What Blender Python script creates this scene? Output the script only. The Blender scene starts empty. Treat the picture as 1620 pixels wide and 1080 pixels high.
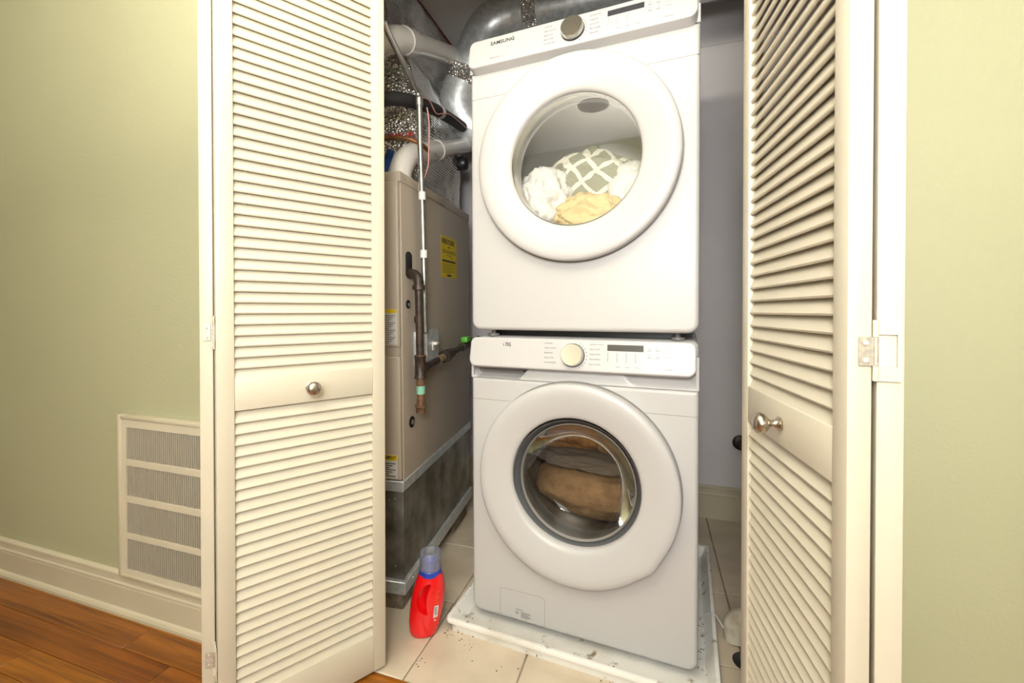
import bpy, bmesh, math, random
from mathutils import Vector, Matrix, noise
random.seed(7)
S = bpy.context.scene
COL = S.collection
R = math.radians
# ---------------------------------------------------------------- camera, light, exposure
cam_d = bpy.data.cameras.new('camera'); cam = bpy.data.objects.new('camera', cam_d); COL.objects.link(cam)
cam_d.sensor_width = 36.0
cam_d.lens = 680.0 / 1620.0 * 36.0
cam_d.shift_y = -(540.0 - 497.4) / 1620.0
cam_d.clip_start = 0.02
cam.location = (0, 0, 1.03)
cam.rotation_euler = (R(90 - 0.54), 0, R(18))
S.camera = cam
w = bpy.data.worlds.new('world'); S.world = w; w.use_nodes = True
w.node_tree.nodes['Background'].inputs[0].default_value = (0.9, 0.95, 1.0, 1)
w.node_tree.nodes['Background'].inputs[1].default_value = 0.3

def area(name, loc, tgt, sx, sy, power, col=(1, 1, 1)):
    d = bpy.data.lights.new(name, 'AREA'); d.shape = 'RECTANGLE'; d.size = sx; d.size_y = sy
    d.energy = power; d.color = col
    o = bpy.data.objects.new(name, d); COL.objects.link(o)
    o.location = loc
    o.rotation_euler = (Vector(tgt) - Vector(loc)).to_track_quat('-Z', 'Y').to_euler()
    return o
area('window_daylight', (0.04, -1.38, 1.50), (-0.25, 1.0, 1.45), 0.9, 1.1, 15, (0.97, 0.98, 1.0))
area('photo_flash', (0.02, -0.30, 1.38), (-0.45, 1.6, 1.85), 0.22, 0.22, 9.0, (1.0, 0.98, 0.95))
area('ceiling_uplight', (-0.35, -0.55, 1.62), (-0.40, -0.50, 2.6), 0.35, 0.35, 68, (1.0, 0.93, 0.79))   # bounced off the ceiling, as a torchiere or tilted flash does
vs = S.view_settings
vs.view_transform = 'Standard'; vs.look = 'None'; vs.gamma = 1.0; vs.use_curve_mapping = False
vs.exposure = 0.78

# ---------------------------------------------------------------- materials
def nmat(name, color, rough=0.5, metal=0.0, var=0.0, scale=8.0, stretch=(1, 1, 1), bump=0.0, bscale=40.0,
         coat=0.0, color2=None, spec=None, lo=0.35, hi=0.65, detail=4.0):
    m = bpy.data.materials.new(name); m.use_nodes = True
    nt = m.node_tree; b = nt.nodes['Principled BSDF']
    b.inputs['Base Color'].default_value = (*color, 1); b.inputs['Roughness'].default_value = rough
    b.inputs['Metallic'].default_value = metal
    if coat: b.inputs['Coat Weight'].default_value = coat; b.inputs['Coat Roughness'].default_value = 0.08
    if spec is not None: b.inputs['Specular IOR Level'].default_value = spec
    tc = nt.nodes.new('ShaderNodeTexCoord'); mp = nt.nodes.new('ShaderNodeMapping')
    mp.inputs['Scale'].default_value = stretch
    nt.links.new(tc.outputs['Object'], mp.inputs['Vector'])
    if color2 is not None or var:
        if color2 is None: color2 = tuple(c * (1 - var) for c in color)
        n = nt.nodes.new('ShaderNodeTexNoise'); n.inputs['Scale'].default_value = scale; n.inputs['Detail'].default_value = detail
        nt.links.new(mp.outputs[0], n.inputs['Vector'])
        r = nt.nodes.new('ShaderNodeValToRGB'); r.color_ramp.elements[0].position = lo; r.color_ramp.elements[1].position = hi
        r.color_ramp.elements[0].color = (*color2, 1); r.color_ramp.elements[1].color = (*color, 1)
        nt.links.new(n.outputs['Fac'], r.inputs[0]); nt.links.new(r.outputs[0], b.inputs['Base Color'])
    if bump:
        n2 = nt.nodes.new('ShaderNodeTexNoise'); n2.inputs['Scale'].default_value = bscale; n2.inputs['Detail'].default_value = 3
        nt.links.new(mp.outputs[0], n2.inputs['Vector'])
        bp = nt.nodes.new('ShaderNodeBump'); bp.inputs['Strength'].default_value = bump; bp.inputs['Distance'].default_value = 0.01
        nt.links.new(n2.outputs['Fac'], bp.inputs['Height']); nt.links.new(bp.outputs[0], b.inputs['Normal'])
    return m
M = {}
M['green'] = nmat('green_wall_paint', (0.42, 0.418, 0.268), 0.62, var=0.04, scale=2.0, bump=0.08, bscale=160)
M['grey_wall'] = nmat('grey_wall_paint', (0.70, 0.675, 0.69), 0.7, var=0.08, scale=3.0, bump=0.1, bscale=120)
M['ceil'] = nmat('ceiling_paint', (0.80, 0.79, 0.76), 0.8, var=0.03, scale=3)
M['trim'] = nmat('cream_trim_paint', (0.56, 0.505, 0.375), 0.38, var=0.06, scale=5, bump=0.04, bscale=60)
M['door'] = nmat('cream_door_paint', (0.575, 0.53, 0.42), 0.42, var=0.04, scale=6, bump=0.03, bscale=70)
M['ventp'] = nmat('vent_paint', (0.62, 0.57, 0.44), 0.4, var=0.06, scale=12)
M['ventb'] = nmat('vent_blade_shade_paint', (0.40, 0.36, 0.285), 0.45)  # grille paint darkened to put the shade between blades into the colour
M['enamel'] = nmat('white_enamel', (0.475, 0.468, 0.46), 0.42)
M['plastic'] = nmat('white_plastic', (0.475, 0.468, 0.463), 0.36)
M['greyp'] = nmat('grey_plastic', (0.22, 0.205, 0.19), 0.45)
M['recess'] = nmat('recess_shade_grey', (0.17, 0.16, 0.15), 0.5)  # dark grey that paints the shade inside the washer's finger recess
M['seam'] = nmat('gap_grey', (0.25, 0.24, 0.23), 0.6)
M['black'] = nmat('black_plastic', (0.012, 0.012, 0.013), 0.35)
M['screen'] = nmat('display_glass', (0.05, 0.05, 0.058), 0.08, coat=0.6)
M['chrome'] = nmat('brushed_chrome', (0.64, 0.62, 0.57), 0.27, 1.0)
M['nickel'] = nmat('satin_nickel', (0.48, 0.43, 0.36), 0.27, 1.0)
M['leaf'] = nmat('worn_hinge_metal', (0.50, 0.46, 0.40), 0.4, 0.6, color2=(0.68, 0.64, 0.54), scale=160)
M['ink'] = nmat('print_dark', (0.03, 0.03, 0.035), 0.6)
M['inkg'] = nmat('print_grey', (0.22, 0.215, 0.215), 0.6)
M['rubber'] = nmat('grey_rubber', (0.085, 0.09, 0.095), 0.4)
M['steel'] = nmat('drum_steel', (0.42, 0.34, 0.26), 0.5, 0.35, var=0.35, scale=14)
M['drumw'] = nmat('drum_light', (0.55, 0.55, 0.55), 0.4, 0.2)
M['taupe'] = nmat('furnace_taupe', (0.45, 0.39, 0.315), 0.42, var=0.06, scale=5, bump=0.02, bscale=200)
M['galv'] = nmat('galvanised_steel', (0.68, 0.71, 0.72), 0.36, 0.5, color2=(0.52, 0.55, 0.555), scale=45, bump=0.06, bscale=60, detail=2)
M['galvd'] = nmat('dirty_galvanised', (0.36, 0.34, 0.30), 0.40, 0.6, color2=(0.15, 0.135, 0.11), scale=10, bump=0.15, bscale=50, detail=8)
M['emt'] = nmat('conduit_steel', (0.55, 0.55, 0.52), 0.3, 0.9, var=0.2, scale=30)
M['iron'] = nmat('black_iron', (0.035, 0.028, 0.023), 0.45, 0.4, color2=(0.075, 0.05, 0.036), scale=30, bump=0.15, bscale=80)
M['rust'] = nmat('rusty_thread', (0.20, 0.115, 0.06), 0.6, 0.3, color2=(0.12, 0.06, 0.03), scale=60)
M['mint'] = nmat('mint_tag', (0.22, 0.48, 0.34), 0.5)
M['pvc'] = nmat('white_pvc', (0.80, 0.77, 0.72), 0.3, var=0.06, scale=10, coat=0.2)
M['pvcd'] = nmat('dirty_pvc', (0.66, 0.62, 0.53), 0.3, color2=(0.42, 0.36, 0.27), scale=18, lo=0.28, hi=0.5, coat=0.2)
M['foam'] = nmat('black_foam', (0.022, 0.021, 0.022), 0.7, bump=0.2, bscale=60)
M['pink'] = nmat('pink_wire', (0.52, 0.25, 0.22), 0.5)
M['redw'] = nmat('dark_red_wire', (0.16, 0.02, 0.015), 0.5)
M['copper'] = nmat('brown_copper', (0.30, 0.13, 0.05), 0.4, 0.4, var=0.3, scale=30)
M['tape'] = nmat('pale_tape', (0.72, 0.60, 0.56), 0.5)
M['green_h'] = nmat('green_handle', (0.10, 0.42, 0.03), 0.4)
M['yellow'] = nmat('yellow_label', (0.72, 0.53, 0.01), 0.5, var=0.06, scale=40)
M['paper'] = nmat('white_label', (0.62, 0.60, 0.57), 0.5)
M['blue'] = nmat('blue_print', (0.02, 0.09, 0.36), 0.45)
M['redtext'] = nmat('red_print', (0.50, 0.04, 0.03), 0.5)
M['red'] = nmat('red_plastic', (0.72, 0.006, 0.008), 0.22, coat=0.3)
M['bluecap'] = nmat('blue_plastic', (0.015, 0.05, 0.38), 0.28)
M['gold'] = nmat('gold_print', (0.65, 0.16, 0.02), 0.5)
M['grout'] = nmat('grout', (0.33, 0.28, 0.21), 0.9, var=0.3, scale=20)
M['tile'] = nmat('beige_tile', (0.63, 0.545, 0.42), 0.36, color2=(0.49, 0.415, 0.31), scale=5, bump=0.05, bscale=25, detail=8)
M['block'] = nmat('concrete_block', (0.26, 0.21, 0.15), 0.9, color2=(0.15, 0.115, 0.08), scale=40, bump=0.5, bscale=70)
M['brown_towel'] = nmat('brown_towel', (0.30, 0.155, 0.06), 0.95, var=0.45, scale=25, bump=0.5, bscale=160)
M['tan_towel'] = nmat('tan_towel', (0.27, 0.18, 0.10), 0.95, var=0.3, scale=25, bump=0.5, bscale=160)
M['grey_cloth'] = nmat('grey_cloth', (0.10, 0.09, 0.08), 0.95, bump=0.3, bscale=160)
M['white_cloth'] = nmat('white_cloth', (0.80, 0.79, 0.75), 0.9, bump=0.2, bscale=120)
M['yellow_cloth'] = nmat('yellow_cloth', (0.78, 0.62, 0.34), 0.9, bump=0.2, bscale=120)
M['dirt'] = nmat('dirt', (0.10, 0.075, 0.05), 0.9)

def wood_mat():
    m = bpy.data.materials.new('oak_floor'); m.use_nodes = True; nt = m.node_tree; b = nt.nodes['Principled BSDF']
    b.inputs['Roughness'].default_value = 0.3; b.inputs['Coat Weight'].default_value = 0.2
    tc = nt.nodes.new('ShaderNodeTexCoord'); oi = nt.nodes.new('ShaderNodeObjectInfo')
    add = nt.nodes.new('ShaderNodeVectorMath'); add.operation = 'ADD'
    comb = nt.nodes.new('ShaderNodeCombineXYZ'); mul = nt.nodes.new('ShaderNodeMath'); mul.operation = 'MULTIPLY'; mul.inputs[1].default_value = 40
    nt.links.new(oi.outputs['Random'], mul.inputs[0]); nt.links.new(mul.outputs[0], comb.inputs[2])
    nt.links.new(tc.outputs['Object'], add.inputs[0]); nt.links.new(comb.outputs[0], add.inputs[1])
    mp = nt.nodes.new('ShaderNodeMapping'); mp.inputs['Scale'].default_value = (0.9, 22, 1); nt.links.new(add.outputs[0], mp.inputs[0])
    n = nt.nodes.new('ShaderNodeTexNoise'); n.inputs['Scale'].default_value = 2.4; n.inputs['Detail'].default_value = 9; n.inputs['Roughness'].default_value = 0.62; n.inputs['Distortion'].default_value = 0.7
    nt.links.new(mp.outputs[0], n.inputs['Vector'])
    r = nt.nodes.new('ShaderNodeValToRGB'); e = r.color_ramp.elements
    e[0].position = 0.30; e[0].color = (0.11, 0.028, 0.004, 1); e[1].position = 0.62; e[1].color = (0.32, 0.10, 0.010, 1)
    nt.links.new(n.outputs['Fac'], r.inputs[0])
    hs = nt.nodes.new('ShaderNodeMix'); hs.data_type = 'RGBA'; hs.blend_type = 'MULTIPLY'
    rr = nt.nodes.new('ShaderNodeValToRGB'); rr.color_ramp.elements[0].color = (0.78, 0.72, 0.70, 1); rr.color_ramp.elements[1].color = (1.25, 1.45, 1.3, 1)
    nt.links.new(oi.outputs['Random'], rr.inputs[0]); hs.inputs[0].default_value = 1.0
    nt.links.new(r.outputs[0], hs.inputs[6]); nt.links.new(rr.outputs[0], hs.inputs[7]); nt.links.new(hs.outputs[2], b.inputs['Base Color'])
    return m
M['wood'] = wood_mat()

def glass_mat(name, tint, ior=1.5, rough=0.0, boost=1.0):
    m = bpy.data.materials.new(name); m.use_nodes = True; nt = m.node_tree; nt.nodes.clear()
    o = nt.nodes.new('ShaderNodeOutputMaterial'); mx = nt.nodes.new('ShaderNodeMixShader')
    t = nt.nodes.new('ShaderNodeBsdfTransparent'); t.inputs[0].default_value = (*tint, 1)
    g = nt.nodes.new('ShaderNodeBsdfGlossy'); g.inputs['Roughness'].default_value = rough
    f = nt.nodes.new('ShaderNodeFresnel'); f.inputs[0].default_value = ior
    ml = nt.nodes.new('ShaderNodeMath'); ml.operation = 'MULTIPLY'; ml.inputs[1].default_value = boost; ml.use_clamp = True
    nt.links.new(f.outputs[0], ml.inputs[0]); nt.links.new(ml.outputs[0], mx.inputs[0])
    nt.links.new(t.outputs[0], mx.inputs[1]); nt.links.new(g.outputs[0], mx.inputs[2]); nt.links.new(mx.outputs[0], o.inputs[0])
    return m
M['glass'] = glass_mat('clear_door_glass', (0.97, 0.97, 0.97), 1.5, 0.0, 2.0)
M['glassd'] = glass_mat('smoked_door_glass', (0.86, 0.82, 0.76), 1.4, 0.03, 0.7)
M['clear'] = glass_mat('clear_cap_plastic', (0.92, 0.93, 0.96), 1.45, 0.08, 1.6)
_nt = M['clear'].node_tree; _o = [n for n in _nt.nodes if n.type == 'OUTPUT_MATERIAL'][0]; _src = _o.inputs[0].links[0].from_socket
_df = _nt.nodes.new('ShaderNodeBsdfDiffuse'); _df.inputs[0].default_value = (0.62, 0.64, 0.68, 1); _m2 = _nt.nodes.new('ShaderNodeMixShader'); _m2.inputs[0].default_value = 0.22
_nt.links.new(_src, _m2.inputs[1]); _nt.links.new(_df.outputs[0], _m2.inputs[2]); _nt.links.new(_m2.outputs[0], _o.inputs[0])
M['pane'] = bpy.data.materials.new('daylight_pane'); M['pane'].use_nodes = True
_b = M['pane'].node_tree.nodes['Principled BSDF']
_b.inputs['Emission Color'].default_value = (0.9, 0.95, 1.0, 1); _b.inputs['Emission Strength'].default_value = 1.6

def foil_mat(name, mode):
    m = nmat(name, (0.86, 0.845, 0.82), 0.20, 0.9)
    nt = m.node_tree; b = nt.nodes['Principled BSDF']
    tc = nt.nodes.new('ShaderNodeTexCoord')
    n = nt.nodes.new('ShaderNodeTexNoise'); n.inputs['Scale'].default_value = 16; n.inputs['Detail'].default_value = 4
    nt.links.new(tc.outputs['Object'], n.inputs['Vector'])
    b1 = nt.nodes.new('ShaderNodeBump'); b1.inputs['Strength'].default_value = 0.75; b1.inputs['Distance'].default_value = 0.02
    nt.links.new(n.outputs['Fac'], b1.inputs['Height'])
    b2 = nt.nodes.new('ShaderNodeBump'); b2.inputs['Distance'].default_value = 0.012
    if mode == 'rib':
        wv = nt.nodes.new('ShaderNodeTexWave'); wv.bands_direction = 'Z'; wv.inputs['Scale'].default_value = 26
        wv.inputs['Distortion'].default_value = 0.6; b2.inputs['Strength'].default_value = 0.55
        nt.links.new(tc.outputs['Object'], wv.inputs['Vector']); nt.links.new(wv.outputs['Fac'], b2.inputs['Height'])
    else:
        v = nt.nodes.new('ShaderNodeTexVoronoi'); v.inputs['Scale'].default_value = 95; b2.inputs['Strength'].default_value = 0.9
        nt.links.new(tc.outputs['Object'], v.inputs['Vector']); nt.links.new(v.outputs['Distance'], b2.inputs['Height'])
    nt.links.new(b1.outputs[0], b2.inputs['Normal']); nt.links.new(b2.outputs[0], b.inputs['Normal'])
    return m
M['foil'] = foil_mat('ribbed_foil', 'rib')
M['foilb'] = foil_mat('bubble_foil', 'bub')

def lattice_cloth():
    m = nmat('patterned_towel', (0.30, 0.30, 0.235), 0.95, bump=0.2, bscale=140)
    nt = m.node_tree; b = nt.nodes['Principled BSDF']
    tc = nt.nodes.new('ShaderNodeTexCoord'); mp = nt.nodes.new('ShaderNodeMapping'); mp.inputs['Rotation'].default_value = (0, R(40), 0)
    nt.links.new(tc.outputs['Object'], mp.inputs[0])
    nz = nt.nodes.new('ShaderNodeTexNoise'); nz.inputs['Scale'].default_value = 9; nt.links.new(tc.outputs['Object'], nz.inputs['Vector'])
    va = nt.nodes.new('ShaderNodeMix'); va.data_type = 'RGBA'; va.inputs[0].default_value = 0.06
    nt.links.new(mp.outputs[0], va.inputs[6]); nt.links.new(nz.outputs['Color'], va.inputs[7])
    outs = []
    for d in ('X', 'Z'):
        wv = nt.nodes.new('ShaderNodeTexWave'); wv.bands_direction = d; wv.inputs['Scale'].default_value = 5.2; wv.inputs['Distortion'].default_value = 0.3
        nt.links.new(va.outputs[2], wv.inputs['Vector'])
        g = nt.nodes.new('ShaderNodeMath'); g.operation = 'GREATER_THAN'; g.inputs[1].default_value = 0.86
        nt.links.new(wv.outputs['Fac'], g.inputs[0]); outs.append(g)
    mx = nt.nodes.new('ShaderNodeMath'); mx.operation = 'MAXIMUM'
    nt.links.new(outs[0].outputs[0], mx.inputs[0]); nt.links.new(outs[1].outputs[0], mx.inputs[1])
    c = nt.nodes.new('ShaderNodeMix'); c.data_type = 'RGBA'; c.inputs[6].default_value = (0.32, 0.32, 0.25, 1); c.inputs[7].default_value = (0.78, 0.76, 0.66, 1)
    nt.links.new(mx.outputs[0], c.inputs[0]); nt.links.new(c.outputs[2], b.inputs['Base Color'])
    return m
M['lattice'] = lattice_cloth()

def pan_mat():
    m = nmat('white_tray_plastic', (0.76, 0.75, 0.71), 0.4, color2=(0.60, 0.57, 0.50), scale=6, lo=0.3, hi=0.5)
    nt = m.node_tree; b = nt.nodes['Principled BSDF']
    src = b.inputs['Base Color'].links[0].from_socket
    tc = nt.nodes.new('ShaderNodeTexCoord')
    n = nt.nodes.new('ShaderNodeTexNoise'); n.inputs['Scale'].default_value = 26; n.inputs['Detail'].default_value = 6; nt.links.new(tc.outputs['Object'], n.inputs['Vector'])
    r = nt.nodes.new('ShaderNodeValToRGB'); r.color_ramp.elements[0].position = 0.62; r.color_ramp.elements[1].position = 0.72
    nt.links.new(n.outputs['Fac'], r.inputs[0])
    mx = nt.nodes.new('ShaderNodeMix'); mx.data_type = 'RGBA'; mx.inputs[7].default_value = (0.24, 0.19, 0.12, 1)
    nt.links.new(r.outputs[0], mx.inputs[0]); nt.links.new(src, mx.inputs[6]); nt.links.new(mx.outputs[2], b.inputs['Base Color'])
    return m
M['tray'] = pan_mat()

# ---------------------------------------------------------------- mesh helpers
def tag(o, label, cat=None, group=None, kind=None):
    o['label'] = label
    if cat: o['category'] = cat
    if group: o['group'] = group
    if kind: o['kind'] = kind
    return o
def empty(name, loc=(0, 0, 0), rot=(0, 0, 0)):
    o = bpy.data.objects.new(name, None); COL.objects.link(o); o.location = loc; o.rotation_euler = rot
    o.empty_display_size = 0.05
    return o
def link(name, me, mat, parent=None, mw=None):
    o = bpy.data.objects.new(name, me); COL.objects.link(o)
    if mat is not None and not me.materials: me.materials.append(mat)
    if parent is not None: o.parent = parent
    if mw is not None: o.matrix_world = mw
    return o
def from_bm(name, bm, mat, parent=None, mw=None, smooth=False, angle=40):
    bmesh.ops.recalc_face_normals(bm, faces=bm.faces)
    me = bpy.data.meshes.new(name); bm.to_mesh(me); bm.free()
    if smooth:
        me.polygons.foreach_set('use_smooth', [True] * len(me.polygons))
        me.set_sharp_from_angle(angle=R(angle))
    return link(name, me, mat, parent, mw)
def add_box(bm, x0, x1, y0, y1, z0, z1, bev=0.0, seg=2):
    t = bmesh.ops.create_cube(bm, size=1.0)['verts']
    for v in t:
        v.co = Vector(((x0 + x1) / 2 + v.co.x * (x1 - x0), (y0 + y1) / 2 + v.co.y * (y1 - y0), (z0 + z1) / 2 + v.co.z * (z1 - z0)))
    if bev:
        es = list({e for v in t for e in v.link_edges})
        bmesh.ops.bevel(bm, geom=es, offset=bev, segments=seg, affect='EDGES', profile=0.5)
def box(name, x0, x1, y0, y1, z0, z1, mat, parent=None, bev=0.0, seg=2, mw=None):
    bm = bmesh.new(); add_box(bm, x0, x1, y0, y1, z0, z1, bev, seg)
    return from_bm(name, bm, mat, parent, mw, smooth=bev > 0)
def add_lathe(bm, prof, n=64, axis='y', c=(0, 0, 0), rmod=None, closed=False):
    rings = []
    for (r, h) in prof:
        ring = []
        if r < 1e-6:
            p = (c[0], c[1] + h, c[2]) if axis == 'y' else ((c[0], c[1], c[2] + h) if axis == 'z' else (c[0] + h, c[1], c[2]))
            ring = [bm.verts.new(p)]
        else:
            for i in range(n):
                a = 2 * math.pi * i / n
                rr = r * (rmod(a, r) if rmod else 1)
                if axis == 'y': p = (c[0] + rr * math.cos(a), c[1] + h, c[2] + rr * math.sin(a))
                elif axis == 'z': p = (c[0] + rr * math.cos(a), c[1] + rr * math.sin(a), c[2] + h)
                else: p = (c[0] + h, c[1] + rr * math.cos(a), c[2] + rr * math.sin(a))
                ring.append(bm.verts.new(p))
        rings.append(ring)
    pairs = list(zip(rings, rings[1:]))
    if closed: pairs.append((rings[-1], rings[0]))
    for a, b in pairs:
        if len(a) == 1 and len(b) == 1: continue
        for i in range(n):
            j = (i + 1) % n
            if len(a) == 1: bm.faces.new((a[0], b[i], b[j]))
            elif len(b) == 1: bm.faces.new((a[i], a[j], b[0]))
            else: bm.faces.new((a[i], a[j], b[j], b[i]))
def lathe(name, prof, mat, parent=None, n=64, axis='y', c=(0, 0, 0), mw=None, rmod=None, closed=False, angle=35):
    bm = bmesh.new(); add_lathe(bm, prof, n, axis, c, rmod, closed)
    return from_bm(name, bm, mat, parent, mw, smooth=True, angle=angle)
def smooth_path(pts, sub=8):
    P = [Vector(p) for p in pts]
    if len(P) < 3 or sub <= 1: return P
    out = []
    for i in range(len(P) - 1):
        p0 = P[max(i - 1, 0)]; p1 = P[i]; p2 = P[i + 1]; p3 = P[min(i + 2, len(P) - 1)]
        for k in range(sub):
            t = k / sub
            out.append(0.5 * ((2 * p1) + (p2 - p0) * t + (2 * p0 - 5 * p1 + 4 * p2 - p3) * t * t + (3 * p1 - p0 - 3 * p2 + p3) * t ** 3))
    out.append(P[-1]); return out
def add_tube(bm, path, r, n=14, caps=True):
    path = [Vector(p) for p in path]; rs = r if isinstance(r, (list, tuple)) else [r] * len(path)
    rings = []; up = None
    for i, p in enumerate(path):
        d = (path[min(i + 1, len(path) - 1)] - path[max(i - 1, 0)]).normalized()
        if up is None:
            up = Vector((0, 0, 1)) if abs(d.z) < 0.9 else Vector((1, 0, 0))
        s = d.cross(up).normalized(); up = s.cross(d).normalized()
        rings.append([bm.verts.new(p + (s * math.cos(2 * math.pi * k / n) + up * math.sin(2 * math.pi * k / n)) * rs[i]) for k in range(n)])
    for a, b in zip(rings, rings[1:]):
        for k in range(n): bm.faces.new((a[k], a[(k + 1) % n], b[(k + 1) % n], b[k]))
    if caps: bm.faces.new(rings[0]); bm.faces.new(rings[-1][::-1])
def tube(name, path, r, mat, parent=None, n=14, mw=None, sub=1, caps=True):
    bm = bmesh.new(); add_tube(bm, smooth_path(path, sub) if sub > 1 else path, r, n, caps)
    return from_bm(name, bm, mat, parent, mw, smooth=True, angle=50)
def rr_outline(x0, x1, z0, z1, rad, ns=6, ne=8):
    """rounded rectangle, counter-clockwise from bottom-left; rad = (bl, br, tr, tl)"""
    c = [(x0, z0, rad[0], 180), (x1, z0, rad[1], 270), (x1, z1, rad[2], 0), (x0, z1, rad[3], 90)]
    pts = []
    for k, (cx, cz, r, a0) in enumerate(c):
        sx = 1 if cx == x0 else -1; sz = 1 if cz == z0 else -1
        ox, oz = cx + sx * r, cz + sz * r
        for i in range(ns + 1):
            a = R(a0 + 90 * i / ns); pts.append((ox + r * math.cos(a), oz + r * math.sin(a)))
        nx, nz, nr, na = c[(k + 1) % 4]
        sx2 = 1 if nx == x0 else -1; sz2 = 1 if nz == z0 else -1
        q = (nx + sx2 * nr + nr * math.cos(R(na)), nz + sz2 * nr + nr * math.sin(R(na)))
        p = pts[-1]
        for i in range(1, ne): pts.append((p[0] + (q[0] - p[0]) * i / ne, p[1] + (q[1] - p[1]) * i / ne))
    return pts
def rr_slab(bm, x0, x1, z0, z1, rad, y0, y1, bev=0.01, hole=None, ns=6, ne=8, nb=4):
    """slab whose front is at y0, back at y1, front edge rounded by bev; hole = (cx, cz, r)"""
    def loop(ins, y):
        rd = [max(r - ins, 0.0005) for r in rad]
        return [bm.verts.new((p[0], y, p[1])) for p in rr_outline(x0 + ins, x1 - ins, z0 + ins, z1 - ins, rd, ns, ne)]
    loops = [loop(bev + min(0.003, bev), y0)]
    for i in range(nb + 1):
        a = math.pi / 2 * i / nb
        loops.append(loop(bev * (1 - math.sin(a)), y0 + bev * (1 - math.cos(a))))
    loops.append(loop(0, y1))
    n = len(loops[0])
    if hole:
        cx, cz, hr = hole
        ang = [math.atan2(v.co.z - cz, v.co.x - cx) for v in loops[0]]
        h0 = [bm.verts.new((cx + hr * math.cos(a), y0, cz + hr * math.sin(a))) for a in ang]
        h1 = [bm.verts.new((cx + hr * math.cos(a), y0 + 0.06, cz + hr * math.sin(a))) for a in ang]
        loops = [h1, h0] + loops
    else:
        f = bm.faces.new(loops[0])
    for a, b in zip(loops, loops[1:]):
        for i in range(n): bm.faces.new((a[i], a[(i + 1) % n], b[(i + 1) % n], b[i]))
    bm.faces.new(loops[-1][::-1])
def text(name, s, size, mat, parent=None, loc=(0, 0, 0), rot=(R(90), 0, 0), mw=None, align='LEFT', ext=0.0003, sx=1.0, bold=0.0, shear=0.0):
    cu = bpy.data.curves.new(name, 'FONT'); cu.body = s; cu.size = size; cu.extrude = ext; cu.align_x = align; cu.align_y = 'CENTER'
    cu.offset = bold; cu.resolution_u = 2; cu.shear = shear
    tmp = bpy.data.objects.new(name + '_tmp', cu); COL.objects.link(tmp)
    dg = bpy.context.evaluated_depsgraph_get()
    me = bpy.data.meshes.new_from_object(tmp.evaluated_get(dg))
    bpy.data.objects.remove(tmp, do_unlink=True); bpy.data.curves.remove(cu)
    mt = Matrix.Translation(loc) @ Matrix.Rotation(rot[2], 4, 'Z') @ Matrix.Rotation(rot[0], 4, 'X') @ Matrix.Diagonal((sx, 1, 1, 1))
    me.transform(mt); me.materials.clear(); me.name = name
    return link(name, me, mat, parent, mw)
def structure(o, label, cat): return tag(o, label, cat, kind='structure')

# ---------------------------------------------------------------- room shell
WY = 0.985      # hall-side face of the closet wall
TH = 0.115
ZC = 2.54
JL, JR, HEAD = -1.215, 0.375, 2.045      # clear opening
RX0, RX1, RY0 = -4.2, 1.55, -1.45
CX0, CX1, CY1 = -1.72, 0.62, 2.336
def wall(name, x0, x1, y0, y1, z0, z1, mat, label):
    return structure(box(name, x0, x1, y0, y1, z0, z1, mat), label, 'wall')
wall('wall_front_left', RX0, JL - 0.018, WY, WY + 0.1, 0, ZC, M['green'], 'pale green hall wall with the white return air grille')
wall('wall_front_right', JR + 0.018, RX1, WY, WY + 0.1, 0, ZC, M['green'], 'pale green hall wall beside the hinge with the cut-out leaf')
wall('wall_front_header', JL - 0.018, JR + 0.018, WY, WY + 0.1, HEAD + 0.018, ZC, M['green'], 'green wall strip above the closet opening')
wall('wall_closet_front_left', CX0 - 0.1, JL - 0.018, WY + 0.1, WY + TH, 0, ZC, M['grey_wall'], 'grey inner face of the wall left of the closet opening')
wall('wall_closet_front_right', JR + 0.018, CX1 + 0.1, WY + 0.1, WY + TH, 0, ZC, M['grey_wall'], 'grey inner face of the wall right of the closet opening')
wall('wall_hall_left', RX0 - 0.1, RX0, RY0, WY + 0.1, 0, ZC, M['green'], 'green end wall of the hall')
wall('wall_hall_right', RX1, RX1 + 0.1, RY0, WY + 0.1, 0, ZC, M['green'], 'green side wall of the hall')
# opposite wall with a window hole
WX0, WX1, WZ0, WZ1 = -0.42, 0.50, 0.95, 2.06
bm = bmesh.new()
add_box(bm, RX0 - .1, WX0, RY0 - 0.1, RY0, 0, ZC); add_box(bm, WX1, RX1 + .1, RY0 - 0.1, RY0, 0, ZC)
add_box(bm, WX0, WX1, RY0 - 0.1, RY0, 0, WZ0); add_box(bm, WX0, WX1, RY0 - 0.1, RY0, WZ1, ZC)
structure(from_bm('wall_hall_opposite', bm, M['green']), 'green hall wall facing the closet, with a window', 'wall')
wf = empty('window_1', ((WX0 + WX1) / 2, RY0, WZ0)); structure(wf, 'white framed hall window facing the closet', 'window')
hw, hh = (WX1 - WX0) / 2, WZ1 - WZ0
for (a, b, c, d) in ((-hw - .07, -hw, -.07, hh + .07), (hw, hw + .07, -.07, hh + .07), (-hw, hw, hh, hh + .07), (-hw, hw, -.07, 0), (-.015, .015, 0, hh), (-hw, hw, hh / 2 - .02, hh / 2 + .02)):
    box('frame_bar', a, b, -0.03, 0.018, c, d, M['trim'], wf, 0.004, 1)
box('pane', -hw, hw, -0.07, -0.06, 0, hh, M['pane'], wf)
wall('wall_closet_back', CX0 - .1, CX1 + .1, CY1, CY1 + 0.1, 0, ZC, M['grey_wall'], 'grey back wall of the laundry closet')
wall('wall_closet_left', CX0 - 0.1, CX0, WY + TH, CY1, 0, ZC, M['grey_wall'], 'grey left side wall of the laundry closet')
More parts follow.
